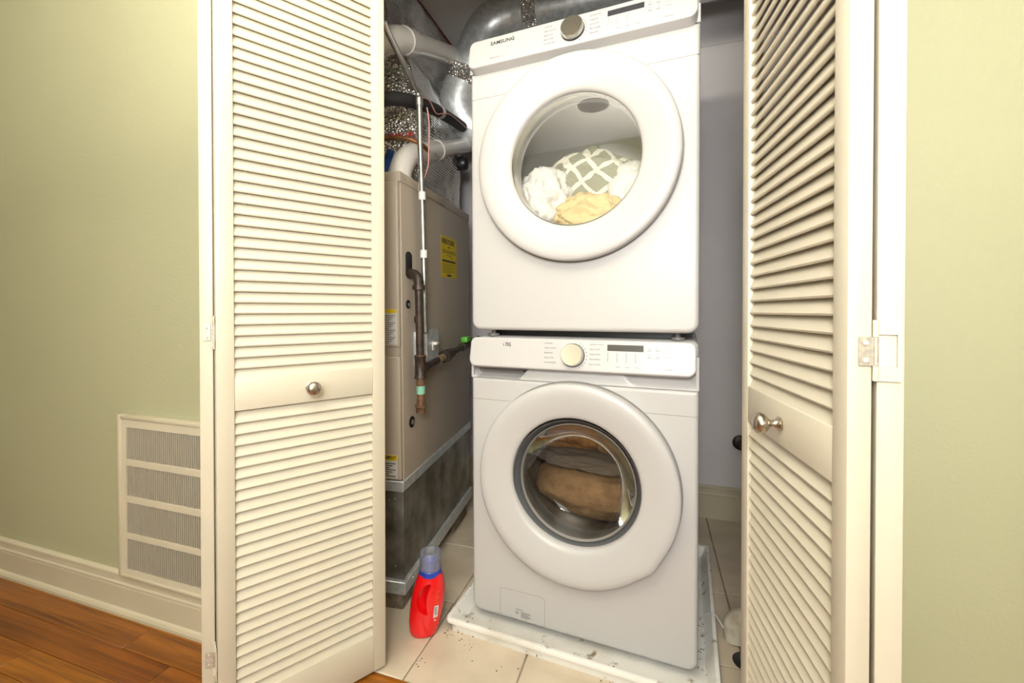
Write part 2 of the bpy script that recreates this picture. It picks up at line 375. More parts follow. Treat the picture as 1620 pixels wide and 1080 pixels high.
wall('wall_closet_right', CX1, CX1 + 0.1, WY + TH, CY1, 0, ZC, M['grey_wall'], 'grey right side wall of the laundry closet')
structure(box('trim_back_wall', CX0, CX1, CY1 - 0.006, CY1, 2.335, ZC, M['grey_wall']), 'grey drywall strip along the top of the closet back wall', 'trim')
structure(box('ceiling', RX0 - .1, RX1 + .1, RY0 - .1, CY1 + .1, ZC, ZC + 0.1, M['ceil']), 'white ceiling over hall and closet', 'ceiling')

# wood floor of the hall
fl = structure(box('floor', RX0, RX1, RY0, 1.036, -0.06, -0.012, M['grout']), 'orange brown oak plank floor of the hall', 'floor')
PW = 0.083
rnd = random.Random(3); y = 1.036; row = 0
while y > RY0 + 0.01:
    y0 = max(y - PW, RY0); x = RX0 - rnd.uniform(0, 1.0)
    while x < RX1:
        L = rnd.uniform(0.9, 1.7); x0, x1 = max(x, RX0), min(x + L, RX1)
        if x1 - x0 > 0.05:
            cx = (x0 + x1) / 2; hx = (x1 - x0) / 2 - 0.0006
            o = box('plank', -hx, hx, -(y - y0) / 2 + 0.0006, (y - y0) / 2 - 0.0006, -0.012, 0, M['wood'], fl, 0.0008, 1)
            o.location = (cx, (y + y0) / 2, 0)
        x += L
    y -= PW; row += 1
# tile floor of the closet
cf = structure(box('floor_closet', CX0, CX1, 1.036, CY1, -0.06, -0.004, M['grout']), 'beige square tile floor of the laundry closet', 'floor')
xs = [CX0] + [v for v in [-1.576, -1.270, -0.964, -0.658, -0.352, -0.046, 0.26, 0.566]] + [CX1]
ys = [1.038, 1.368, 1.714, 2.06, CY1]
for i in range(len(xs) - 1):
    for j in range(len(ys) - 1):
        g = 0.0028
        box('tile', xs[i] + g, xs[i + 1] - g, ys[j] + (g if j else 0), ys[j + 1] - g, -0.008, random.uniform(-0.0006, 0.0006), M['tile'], cf, 0.0015, 1)

# baseboards, extruded profile
def baseboard(name, p0, p1, nrm, h, label, shoe=True):
    prof = [(0, 0), (0.026, 0), (0.026, 0.010), (0.022, 0.018), (0.0155, 0.022)] if shoe else [(0, 0), (0.0155, 0)]
    prof += [(0.0155, h * 0.66), (0.013, h * 0.68), (0.0165, h * 0.70), (0.0165, h * 0.745), (0.013, h * 0.78), (0.012, h * 0.90), (0.014, h * 0.92), (0.013, h * 0.965), (0.005, h), (0, h)]
    bm = bmesh.new(); p0 = Vector(p0); p1 = Vector(p1); nv = Vector(nrm)
    a = [bm.verts.new(p0 + nv * d + Vector((0, 0, z))) for d, z in prof]; b = [bm.verts.new(p1 + nv * d + Vector((0, 0, z))) for d, z in prof]
    n = len(prof)
    for i in range(n): bm.faces.new((a[i], a[(i + 1) % n], b[(i + 1) % n], b[i]))
    bm.faces.new(a); bm.faces.new(b[::-1])
    return structure(from_bm(name, bm, M['trim']), label, 'baseboard')
CW = 0.062
baseboard('baseboard_front_left', (RX0, WY, 0), (JL - CW, WY, 0), (0, -1, 0), 0.138, 'cream moulded baseboard with shoe moulding under the air grille')
baseboard('baseboard_front_right', (JR + CW, WY, 0), (RX1, WY, 0), (0, -1, 0), 0.138, 'cream moulded baseboard right of the closet')
baseboard('baseboard_back', (CX0, CY1, 0), (CX1, CY1, 0), (0, -1, 0), 0.162, 'shaded cream baseboard on the closet back wall', shoe=False)
baseboard('baseboard_opposite', (RX0, RY0, 0), (RX1, RY0, 0), (0, 1, 0), 0.138, 'cream baseboard on the hall wall facing the closet')
# jambs and casing of the closet opening
structure(box('trim_1', JL - 0.018, JL, WY - 0.002, WY + TH, 0, HEAD + .018, M['trim'], None, 0.001, 1), 'cream left jamb of the closet opening', 'trim')
structure(box('trim_2', JR, JR + 0.018, WY - 0.002, WY + TH, 0, HEAD + .018, M['trim'], None, 0.001, 1), 'cream right jamb of the closet opening', 'trim')
structure(box('trim_3', JL, JR, WY - 0.002, WY + TH, HEAD, HEAD + 0.018, M['trim'], None, 0.001, 1), 'cream head jamb of the closet opening', 'trim')
structure(box('trim_4', JL - CW, JL - 0.006, WY - 0.016, WY, 0, HEAD + CW, M['trim'], None, 0.004), 'cream left casing of the closet opening', 'trim')
structure(box('trim_5', JR + 0.006, JR + CW, WY - 0.016, WY, 0, HEAD + CW, M['trim'], None, 0.004), 'cream right casing of the closet opening', 'trim')
structure(box('trim_6', JL - 0.006, JR + 0.006, WY - 0.016, WY, HEAD + 0.006, HEAD + CW, M['trim'], None, 0.004), 'cream head casing of the closet opening', 'trim')
structure(box('trim_7', JL, JR, 1.03, 1.06, HEAD - 0.022, HEAD, M['emt'], None, 0.002, 1), 'metal folding door track under the head jamb', 'trim')

# ---------------------------------------------------------------- folding louvre doors
T = 0.028; PWD = 0.400; STL = 0.036; ZB, ZT = 0.010, 2.015
RAILS = [(ZB, 0.116), (0.796, 0.872), (1.905, ZT)]
PITCH = 0.0257
def panel_frame(A, d, nface):
    """matrix: x along the panel, y = into its thickness (away from room face), z up"""
    X = Vector((d[0], d[1], 0)).normalized(); Y = -Vector((nface[0], nface[1], 0)).normalized()
    m = Matrix(((X.x, Y.x, 0, A[0]), (X.y, Y.y, 0, A[1]), (0, 0, 1, 0), (0, 0, 0, 1)))
    return m
def slat_mesh(mat):
    L, th = 0.0385, 0.0066; a = R(64)
    bm = bmesh.new(); hx = (PWD - 2 * STL) / 2 + 0.004
    c = [(-L / 2, -th / 2 + .002), (-L / 2 + .002, -th / 2), (L / 2 - .002, -th / 2), (L / 2, -th / 2 + .002), (L / 2, th / 2 - .002), (L / 2 - .002, th / 2), (-L / 2 + .002, th / 2), (-L / 2, th / 2 - .002)]
    rot = lambda u, v: (u * math.cos(a) - v * math.sin(a), u * math.sin(a) + v * math.cos(a))
    pa = [bm.verts.new((-hx, *rot(u, v))) for u, v in c]; pb = [bm.verts.new((hx, *rot(u, v))) for u, v in c]
    for i in range(8): bm.faces.new((pa[i], pa[(i + 1) % 8], pb[(i + 1) % 8], pb[i]))
    bm.faces.new(pa); bm.faces.new(pb[::-1]); bmesh.ops.recalc_face_normals(bm, faces=bm.faces)
    me = bpy.data.meshes.new('slat'); bm.to_mesh(me); bm.free(); me.materials.append(mat); return me
SLAT = slat_mesh(M['door'])
def build_panel(root, A, d, nf):
    mw = panel_frame(A, d, nf)
    def put(o): o.parent = root; o.matrix_world = root_inv(root) @ mw if False else mw; return o
    for x0 in (0, PWD - STL):
        put(box('stile', x0, x0 + STL, 0, T, ZB, ZT, M['door'], None, 0.0025))
    for z0, z1 in RAILS:
        put(box('rail', STL, PWD - STL, 0.0005, T - 0.0005, z0, z1, M['door'], None, 0.002))
    for (a, b) in ((RAILS[0][1], RAILS[1][0]), (RAILS[1][1], RAILS[2][0])):
        n = round((b - a - 0.004) / PITCH); p = (b - a) / n
        for i in range(n):
            o = bpy.data.objects.new('slat', SLAT); COL.objects.link(o)
            o.parent = root
            o.matrix_world = mw @ Matrix.Translation((PWD / 2, T / 2, a + p * (i + 0.5))) @ Matrix.Rotation(R(random.uniform(-1.2, 1.2)), 4, 'X')
    return mw
def knob(root, mw, x, z):
    prof = [(0, 0), (0.0115, 0), (0.0125, -0.003), (0.008, -0.006), (0.0055, -0.012), (0.0065, -0.018), (0.012, -0.021), (0.0165, -0.026), (0.018, -0.032), (0.0165, -0.038), (0.012, -0.042), (0.006, -0.044), (0, -0.0445)]
    o = lathe('knob', prof, M['nickel'], root, 32, 'y', (0, 0, 0), angle=60)
    o.matrix_world = mw @ Matrix.Translation((x, 0, z))
    o['label'] = 'satin nickel round door knob'
def hinge(root, origin, ux, un, z, small_dir, name='hinge'):
    """non-mortise hinge. origin: knuckle line (x,y); ux: direction along the edge plane to the leaf with the cut-out;
    small leaf to the other side; un: outward normal of the edges"""
    def mk(uxv):
        X = Vector((uxv[0], uxv[1], 0)).normalized(); N = Vector((un[0], un[1], 0)).normalized()
        N = (N - X * N.dot(X)).normalized()
        return X, N
    out = []
    h = 0.038
    bm = bmesh.new()
    X, N = mk(ux)
    def plate(bm, X, x0, x1, z0, z1):
        t0, t1 = -0.0008, 0.0014
        vs = [bm.verts.new(Vector((origin[0], origin[1], z)) + X * a + N * n + Vector((0, 0, c))) for a in (x0, x1) for n in (t0, t1) for c in (z0, z1)]
        for f in ((0, 1, 3, 2), (4, 6, 7, 5), (0, 4, 5, 1), (2, 3, 7, 6), (0, 2, 6, 4), (1, 5, 7, 3)): bm.faces.new([vs[i] for i in f])
    plate(bm, X, 0.001, 0.0255, h - 0.018, h); plate(bm, X, 0.001, 0.0255, -h, -h + 0.018); plate(bm, X, 0.0215, 0.0255, -h + 0.018, h - 0.018)
    o = from_bm('hinge', bm, M['door'], root); o.matrix_world = Matrix.Identity(4); o['label'] = 'cream painted hinge'
    bm = bmesh.new(); X2, N2 = mk(small_dir); plate(bm, X2, 0.001, 0.0185, -0.019, 0.017)
    from_bm('small_leaf', bm, M['leaf'] if small_dir[0] < 0 else M['door'], o)
    for (a, b, mt) in ((-h, -0.019, 'door'), (-0.0185, 0.0165, 'leaf'), (0.017, h, 'door')):
        q = Vector((origin[0], origin[1], z)) + N * 0.001
        tube('knuckle', [q + Vector((0, 0, a)), q + Vector((0, 0, b))], 0.0033, M[mt], o, 10)
    for (Xv, a, c) in ((X, 0.013, h - 0.009), (X, 0.013, -h + 0.009), (X2, 0.011, 0.010), (X2, 0.011, -0.012)):
        q = Vector((origin[0], origin[1], z)) + Xv * a + N * 0.0012 + Vector((0, 0, c))
        tube('screw', [q, q + N * 0.0012], 0.0030, M['ventp'], o, 10)
    return o
def bifold(name, A, d, mirror_x, label):
    """A: room-face corner of lead panel at the fold; d: lead direction towards the track"""
    root = empty(name, (A[0], A[1], 0)); structure(root, label, 'door')
    bpy.context.view_layer.update()
    D = Vector((d[0], d[1], 0)).normalized(); s = 1 if mirror_x > 0 else -1
    # face normal towards the opening centre
    nf = Vector((D.y, -D.x, 0)) if s > 0 else Vector((-D.y, D.x, 0))
    mw = build_panel(root, A, D, nf)
    inner = Vector((A[0], A[1], 0)) - nf * T
    pin = inner + Vector((-s * 0.004, 0, 0))
    D2 = Vector((-D.x, D.y, 0)); nf2 = Vector((-nf.x, nf.y, 0))
    A2 = pin + nf2 * T
    build_panel(root, A2, D2, nf2)
    knob(root, mw, PWD / 2, 0.834)
    hp = (inner + pin) / 2
    for z in (0.222, 0.980, 1.80):
        if s > 0: hinge(root, hp - D * 0.001 - D2 * .001, nf, -(D + D2), z, nf2)
        else: hinge(root, hp - D * 0.001 - D2 * .001, nf2, -(D + D2), z, nf)
    return root
bifold('door_1', (-0.936, 0.7156), (0.530, 0.848), 1, 'cream louvred folding door half open beside the furnace')
bifold('door_2', (0.2365, 0.650), (-0.122, 0.9925), -1, 'cream louvred folding door folded back beside the stacked washer and dryer')

# ---------------------------------------------------------------- return air grille
vx0, vx1, vz0, vz1 = -1.707, -1.284, 0.136, 0.681
yf = WY - 0.022
v = empty('return_air_grille', (vx0, WY, vz0)); tag(v, 'cream metal return air grille low on the green wall', 'vent')
def vb(name, a, b, c, d, e, f, mt, bev=0.002):
    return box(name, a - vx0, b - vx0, c - WY, d - WY, e - vz0, f - vz0, M[mt], v, bev, 1)
bm = bmesh.new()
for (a, b, c, d) in ((vx0, vx0 + .013, vz0, vz1), (vx1 - .013, vx1, vz0, vz1), (vx0 + .013, vx1 - .013, vz1 - .013, vz1), (vx0 + .013, vx1 - .013, vz0, vz0 + .010)):
    add_box(bm, a - vx0, b - vx0, yf - 0.004 - WY, 0, c - vz0, d - vz0, 0.003, 2)
from_bm('outer_frame', bm, M['trim'], v, smooth=True)
secs = [(0.535, 0.641), (0.412, 0.512), (0.288, 0.389), (0.166, 0.267)]
sx0, sx1 = -1.668, vx1 - 0.038
bm = bmesh.new()
add_box(bm, vx0 + .0125 - vx0, sx0 - vx0, yf - WY, -.004, vz0 + .0095 - vz0, vz1 - .0125 - vz0)
add_box(bm, sx1 - vx0, vx1 - .0125 - vx0, yf - WY, -.004, vz0 + .0095 - vz0, vz1 - .0125 - vz0)
add_box(bm, sx0 - vx0, sx1 - vx0, yf - WY, -.004, secs[0][1] - vz0, vz1 - .0125 - vz0)
add_box(bm, sx0 - vx0, sx1 - vx0, yf - WY, -.004, vz0 + .0095 - vz0, secs[3][0] - vz0)
from_bm('face_plate', bm, M['ventp'], v)
for k in range(3): vb('cross_bar', sx0, sx1, yf, WY - .004, secs[k + 1][1], secs[k][0], 'ventp', 0.001)
box('duct_shade_sheet', sx0 - vx0, sx1 - vx0, -0.003, -0.0015, secs[3][0] - vz0, secs[0][1] - vz0, M['black'], v)  # thin black sheet standing in for the shade behind the blades
for (a, b) in secs:
    bm = bmesh.new(); x = sx0 + 0.003
    while x < sx1 - 0.004:
        vs = [bm.verts.new((x + dx - vx0, yy - WY, zz - vz0)) for (dx, yy) in ((0, yf + .0005), (0.0032, yf + .0005), (0.0042, yf + .0185), (0.0020, yf + .0185)) for zz in (a, b)]
        for f in ((0, 1, 3, 2), (2, 3, 5, 4), (4, 5, 7, 6), (6, 7, 1, 0)): bm.faces.new([vs[i] for i in f])
        x += 0.0093
    o = from_bm('blade_bank', bm, M['ventb'], v); o['kind'] = 'stuff'

# ---------------------------------------------------------------- washer and dryer
SX, SY, YAW, LEAN = -0.22136, 1.28848, R(-4.3226), R(0.394)
MS = Matrix.Translation((SX, SY, 0)) @ Matrix.Rotation(YAW, 4, 'Z') @ Matrix.Rotation(LEAN, 4, 'X')
HW = 0.345
DEPTH = 0.70
def band_mesh(bm, z0, z1, deep, xl, xr):
    """recessed strip below the control panel: finger recess on the left, shallow scoop on the right"""
    nx, nz = 120, 10; V = []
    for j in range(nz + 1):
        t = j / nz; row = []
        for i in range(nx + 1):
            x = -HW + 0.004 + (2 * HW - 0.008) * i / nx
            yy = 0.001 + 0.010 * t
            sl = max(0, min(1, ((xl + 0.05 * t) - x) / 0.012)); sl = sl * sl * (3 - 2 * sl)
            yy += deep * sl * math.sin(min(t * 1.6, 1) * math.pi / 2)
            sr = max(0, min(1, (x - (xr - 0.05 * t)) / 0.02)); sr = sr * sr * (3 - 2 * sr)
            yy += 0.014 * sr * math.sin(t * math.pi * 0.6)
            e = max(0, (abs(x) - (HW - 0.022)) / 0.018)
            if e > 0: yy = yy * (1 - e) + 0.0005 * e
            row.append(bm.verts.new((x, yy, z0 + (z1 - z0) * t)))
        V.append(row)
    for j in range(nz):
        for i in range(nx): bm.faces.new((V[j][i], V[j][i + 1], V[j + 1][i + 1], V[j + 1][i]))
DOORX = 0.002
def ring_prof(r0=0.301, ri=0.196):
    return [(r0 - .006, 0.002), (r0 - .005, -0.004), (r0, -0.008), (r0 + .0005, -0.032), (r0 - .0015, -0.0365), (r0 - .006, -0.0395), (r0 - .018, -0.0415), (r0 - .034, -0.0405),
            (ri + .035, -0.030), (ri + .014, -0.0245), (ri + .004, -0.021), (ri, -0.016), (ri - .001, -0.006), (ri, 0.012)]
def appliance(name, label, zb, ztop, zseam, dz, pz, body_top, washer):
    """zb..body_top: front body; pz: bottom of the control panel; local z has its origin at the floor of the stack, minus dz"""
    root = empty(name); root.matrix_world = MS @ Matrix.Translation((0, 0, dz)); tag(root, label, name.split('_')[-1])
    bpy.context.view_layer.update()
    L = lambda z: z - dz
    dc = (0.5135 if washer else 1.477); gc = (0.507 if washer else 1.480)
    bm = bmesh.new()
    rr_slab(bm, -HW, HW, L(zb), L(body_top), (0.030, 0.030, 0.004, 0.004), 0, DEPTH, 0.012, (DOORX, L(dc), 0.226))
    from_bm('body', bm, M['enamel'], root, smooth=True, angle=30)
    bm = bmesh.new(); rr_slab(bm, -HW, HW, L(body_top) - .001, L(ztop), (0.003, 0.003, 0.018, 0.018), 0.05, DEPTH, 0.010)
    from_bm('top_cover', bm, M['enamel'], root, smooth=True, angle=30)
    bm = bmesh.new(); band_mesh(bm, L(body_top) - .0005, L(pz) + 0.016, 0.052 if washer else 0.008, -0.178, 0.172)
    for s in (-1, 1): add_box(bm, s * (HW - .004) - .004, s * (HW - .004) + .004, 0.001, 0.06, L(body_top) - .0005, L(pz) + 0.05)
    from_bm('finger_recess', bm, M['plastic'], root, smooth=True, angle=40)
    if washer:
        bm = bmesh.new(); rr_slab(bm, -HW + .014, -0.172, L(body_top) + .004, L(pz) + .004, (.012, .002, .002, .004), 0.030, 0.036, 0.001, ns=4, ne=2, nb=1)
        from_bm('recess_shade', bm, M['recess'], root)  # added dark sheet, paints the shade deep in the recess
    # panel joint line
    for (a, b) in ((-HW + .002, -0.205), (0.205, HW - .002)):
        box('panel_gap', a, b, -0.0003, 0.002, L(zseam) - .0008, L(zseam) + .0008, M['seam'], root)
    # control panel (tilted back 12 degrees); sub-parts live in its plane
    cp = bpy.data.objects.new('control_panel', None)
    bm = bmesh.new(); PH = 0.094 if washer else 0.098
    rr_slab(bm, -0.3385, 0.3385, 0, PH, (0.024, 0.024, 0.020, 0.020), 0, 0.050, 0.005)
    bmesh.ops.recalc_face_normals(bm, faces=bm.faces)
    bpy.data.objects.remove(cp)
    cp = from_bm('control_panel', bm, M['plastic'], root, smooth=True, angle=30)
    cp.location = (0, -0.034, L(pz)); cp.rotation_euler = (R(-12), 0, 0)
    kx, kz = 0.004, 0.046
    bm = bmesh.new(); add_lathe(bm, [(0, 0.0), (0.0345, 0.0), (0.035, -0.003), (0.0345, -0.006), (0, -0.006)], 40, 'y', (kx, 0, kz))
    from_bm('knob_base', bm, M['ink'], cp, smooth=True)
    bm = bmesh.new(); add_lathe(bm, [(0.0335, -0.004), (0.0325, -0.020), (0.031, -0.0225), (0, -0.0215)], 48, 'y', (kx, 0, kz))
    from_bm('knob', bm, M['chrome'], cp, smooth=True)['label'] = 'brushed chrome dial'
    for k in range(9):
        a = R(-60 + k * 15)
        q = Vector((kx + 0.0385 * math.cos(a), -0.0004, kz + 0.0385 * math.sin(a))); q2 = Vector((kx + 0.042 * math.cos(a), -0.0004, kz + 0.042 * math.sin(a)))
        tube('tick_mark', [q, q2], 0.0007, M['ink'], cp, 4)
    bm = bmesh.new(); rr_slab(bm, 0.103, 0.203, 0.063, 0.081, (.001,) * 4, -0.0008, 0.002, 0.0003, ns=2, ne=2, nb=2)
    from_bm('display', bm, M['screen'], cp)['label'] = 'dark rectangular display'
    if washer: text('worn_lettering', 'i 7IG', 0.0165, M['ink'], cp, (-0.222, -0.0004, 0.072), sx=0.80, bold=0.0003)
    else: text('brand_lettering', 'SAMSUNG', 0.0175, M['ink'], cp, (-0.263, -0.0004, 0.072), sx=1.02, bold=0.00028)['label'] = 'dark SAMSUNG lettering'
    if not washer: text('sensor_lettering', 'SENSOR DRY', 0.0062, M['inkg'], cp, (-0.262, -0.0004, 0.020))
    lt = ['NORMAL', 'HEAVY DUTY', 'BEDDING', 'DELICATES', 'ACTIVEWEAR'] if washer else ['NORMAL', 'HEAVY DUTY', 'BEDDING', 'DELICATES', 'ACTIVEWEAR']
    rt = ['QUICK WASH', 'DELICATES', 'RINSE+SPIN', 'PERM PRESS', 'SELF CLEAN'] if washer else ['QUICK DRY', 'TIME DRY', 'AIR FLUFF', 'PERM PRESS', 'WRINKLE']
    for k in range(5):
        zz = 0.080 - k * 0.0145
        text('cycle_lettering', lt[k], 0.0062, M['inkg'], cp, (-0.085, -0.0004, zz)); text('cycle_lettering', rt[k], 0.0062, M['inkg'], cp, (0.052, -0.0004, zz))
    for c in range(4 if washer else 3):
        bm = bmesh.new()
        for k in range(5): add_box(bm, 0.1055 + c * .0255 - .0011, 0.1055 + c * .0255 + .0011, -0.0005, 0.001, 0.056 - k * .0056 - .0011, 0.056 - k * .0056 + .0011)
        from_bm('indicator_dots', bm, M['ink'] if washer else M['inkg'], cp)
    for (x, z) in ((.218, .076), (.240, .076), (.218, .056), (.240, .056)):
        bm = bmesh.new(); add_box(bm, x - .0015, x + .0015, -.0005, .001, z - .001, z + .001); add_box(bm, x - .006, x + .006, -.0003, .001, z - .0075, z - .0062); add_box(bm, x - .005, x + .005, -.0003, .001, z - .0105, z - .0092)
        from_bm('touch_button', bm, M['inkg'], cp)
    bm = bmesh.new(); add_lathe(bm, [(0.0055, -.0004), (0.0046, -.0004)], 24, 'y', (0.266, 0, 0.066)); from_bm('power_symbol', bm, M['inkg'], cp)
    for (x0, x1, z0, z1) in [(0.256, 0.278, .082, .083), (0.256, 0.278, .050, .051), (0.256, 0.278, .016, .0175)] + [(0.128 + k * .026, 0.140 + k * .026, .0175, .0190) for k in range(3)]:
        box('fine_print', x0, x1, -.0003, .001, z0, z1, M['inkg'], cp)
    # door
    def rm(a, r):
        if not washer or r < 0.26: return 1.0
        dd = (math.degrees(a) - 360 + 42 if math.degrees(a) > 180 else 99)
        return 1.0 + (0.022 * max(0, 1 - abs(dd) / 9.0) if abs(dd) < 9 else 0)
    dr = lathe('door_ring', ring_prof(), M['plastic'], root, 128, 'y', (DOORX, 0, L(dc)), rmod=rm, angle=50)
    lathe('door_shadow_gap', [(0.3045, 0.001), (0.3045, -0.0006), (0.24, -0.0006)], M['greyp'], root, 96, 'y', (DOORX, 0, L(dc)))
    if washer:
        ir = lathe('window_trim', [(0.1965, -0.012), (0.194, -0.010), (0.190, 0.004), (0.181, 0.020), (0.176, 0.034), (0.178, 0.060)], M['rubber'], root, 96, 'y', (DOORX, 0, L(gc)), angle=25)
        lathe('window_lip', [(0.1795, 0.014), (0.177, 0.012), (0.1745, 0.016), (0.174, 0.022)], M['greyp'], ir, 96, 'y', (DOORX, 0, L(gc)))
        lathe('window', [(0.177, 0.020), (0.166, 0.034), (0.148, 0.054), (0.132, 0.068), (0.118, 0.075), (0.06, 0.084), (0, 0.087)], M['glassd'], root, 96, 'y', (DOORX, 0, L(gc)), angle=80)['label'] = 'dark bowl-shaped door glass'
        lathe('door_gasket', [(0.178, 0.058), (0.200, 0.065), (0.212, 0.09), (0.205, 0.115), (0.200, 0.13), (0.235, 0.15)], M['rubber'], root, 64, 'y', (DOORX, 0, L(gc)))
        lathe('drum', [(0.205, 0.140), (0.250, 0.150), (0.252, 0.50), (0.23, 0.56), (0.0, 0.57)], M['steel'], root, 64, 'y', (DOORX, 0, L(gc)))
    else:
        lathe('window_trim', [(0.1965, -0.012), (0.1955, -0.013), (0.1935, -0.006), (0.1925, 0.05), (0.2, 0.08)], M['chrome'], root, 96, 'y', (DOORX, 0, L(gc)))
        lathe('window', [(0.1945, -0.0100), (0.15, -0.0100), (0.08, -0.0100), (0, -0.0100)], M['glass'], root, 96, 'y', (DOORX, 0, L(gc)), angle=80)['label'] = 'clear door glass reflecting the hall'
        lathe('drum', [(0.196, 0.06), (0.255, 0.10), (0.258, 0.50), (0.24, 0.56), (0.0, 0.57)], M['drumw'], root, 64, 'y', (DOORX, 0, L(gc)))
    if washer:
        bm = bmesh.new(); z0, z1, x0, x1 = 0.040, 0.136, -0.244, -0.092
        out = rr_outline(x0, x1, z0, z1, (.012,) * 4, 5, 4); inn = rr_outline(x0 + .0012, x1 - .0012, z0 + .0012, z1 - .0012, (.011,) * 4, 5, 4)
        a = [bm.verts.new((p[0], -0.0006, p[1])) for p in out]; b = [bm.verts.new((p[0], -0.0006, p[1])) for p in inn]
        for i in range(len(a)):
            j = (i + 1) % len(a); bm.faces.new((a[i], a[j], b[j], b[i]))
        hc = from_bm('filter_hatch', bm, M['seam'], root); hc['label'] = 'small square drain filter hatch'
        bm = bmesh.new()
        for k in range(6): add_box(bm, -0.172, -0.172 + 0.030 + 0.006 * math.sin(k * 2.1), -0.0007, 0, 0.070 - k * .0034, 0.0716 - k * .0034)
        for k in range(3): add_box(bm, -0.190, -0.190 + 0.010, -0.0007, 0, 0.069 - k * .0036, 0.0706 - k * .0036)
        add_box(bm, -0.190, -0.165, -0.0007, 0, 0.0765, 0.0785)
        from_bm('hatch_print', bm, M['inkg'], hc)
    # feet
    for sx in (-1, 1):
        for yy in (0.06, DEPTH - 0.08):
            z0 = 0.012 if washer else 0.945
            fo = lathe('foot', [(0, L(z0)), (0.019, L(z0)), (0.019, L(z0) + .008), (0.008, L(z0) + .009), (0.008, L(zb) + .03), (0, L(zb) + .03)], M['greyp'], root, 20, 'z', (sx * 0.29, yy, 0))
    return root
washer = appliance('washer', 'white front-loading washer with dark door glass standing in the white tray', 0.037, 0.945, 0.741, 0.0, 0.853, 0.812, True)
dryer = appliance('dryer', 'white dryer with clear door glass stacked on top of the washer', 0.967, 1.915, 1.715, 0.955, 1.799, 1.800, False)
# stacking frame; its black colour paints in the dark gap between the machines
box('stacking_bracket', -0.31, 0.30, 0.10, 0.62, 0.9453, 0.9685, M['black'], None, 0.001, 1, mw=MS)
tag(bpy.data.objects['stacking_bracket'], 'stacking bracket coloured black to darken the gap between dryer and washer', 'bracket')

# laundry
def lump(name, c, rad, seed, mat, label, group, amp=0.25, fq=2.2, sub=5):
    bm = bmesh.new(); bmesh.ops.create_icosphere(bm, subdivisions=sub, radius=1.0)
    for vtx in bm.verts:
        p = vtx.co.normalized(); q = p * fq + Vector((seed * 7.3, seed * 3.1, seed))
        n1 = noise.noise(q); n2 = 1 - abs(noise.noise(q * 2.1)) * 2; n3 = 1 - abs(noise.noise(q * 4.5 + Vector((5, 1, 2)))) * 2
        k = 1 + amp * (n1 * 0.9 + n2 * 0.35 + n3 * 0.16)
        vtx.co = Vector((p.x * rad[0], p.y * rad[1], p.z * rad[2])) * k
    o = from_bm(name, bm, M[mat], None, MS @ Matrix.Translation(c), smooth=True, angle=180)
    return tag(o, label, 'laundry', group)
gD = 'laundry in the dryer'; gW = 'laundry in the washer'
lump('towel', (0.00, 0.24, 1.445), (0.165, 0.105, 0.135), 1, 'lattice', 'grey green towel with a cream lattice pattern in the dryer drum', gD, 0.14)
lump('cloth', (-0.135, 0.150, 1.395), (0.090, 0.085, 0.105), 2, 'white_cloth', 'crumpled white cloth in the dryer beside the patterned towel', gD, 0.28, 2.6)
lump('cloth', (0.025, 0.120, 1.325), (0.115, 0.070, 0.072), 3, 'yellow_cloth', 'pale yellow crumpled cloth at the bottom of the dryer door', gD, 0.32, 2.8)
lump('cloth', (0.150, 0.19, 1.40), (0.08, 0.08, 0.10), 4, 'white_cloth', 'crumpled white cloth in the dryer right of the yellow cloth', gD, 0.25)
lump('towel', (-0.05, 0.285, 0.600), (0.18, 0.10, 0.085), 5, 'brown_towel', 'orange brown towel at the back of the washer drum', gW, 0.2)
lump('towel', (0.075, 0.245, 0.585), (0.070, 0.08, 0.055), 9, 'tan_towel', 'folded tan towel beside the orange brown towel in the washer', gW, 0.12)
lump('cloth', (0.03, 0.205, 0.520), (0.200, 0.09, 0.032), 6, 'grey_cloth', 'dark grey cloth across the middle of the washer drum', gW, 0.25)
lump('towel', (0.02, 0.240, 0.415), (0.215, 0.12, 0.100), 7, 'tan_towel', 'tan towel heaped at the bottom of the washer drum', gW, 0.10)

# drain tray
tr = empty('drain_tray'); tr.matrix_world = Matrix.Translation((SX, SY, 0)) @ Matrix.Rotation(YAW, 4, 'Z')
tag(tr, 'white plastic drain tray with dirt under the washer', 'tray')
bm = bmesh.new()
tx0, tx1, ty0, ty1, tz = -0.402, 0.402, -0.084, 0.70, 0.047
def tl(ins, z): return [bm.verts.new((p[0], p[1], z)) for p in rr_outline(tx0 + ins, tx1 - ins, ty0 + ins, ty1 - ins, (max(.018 - ins * .5, .004),) * 4, 5, 6)]
loops = [tl(0.016, 0.0), tl(0.012, tz - .018), tl(0.001, tz - .015), tl(0, tz - .006), tl(0.002, tz - .001), tl(0.006, tz), tl(0.012, tz - .001), tl(0.015, tz - .004), tl(0.030, 0.014), tl(0.036, 0.010)]
for a, b in zip(loops, loops[1:]):
    for i in range(len(a)): bm.faces.new((a[i], a[(i + 1) % len(a)], b[(i + 1) % len(b)], b[i]))
bm.faces.new(loops[-1]); bm.faces.new(loops[0][::-1])
from_bm('tray_body', bm, M['tray'], tr, smooth=True, angle=30)

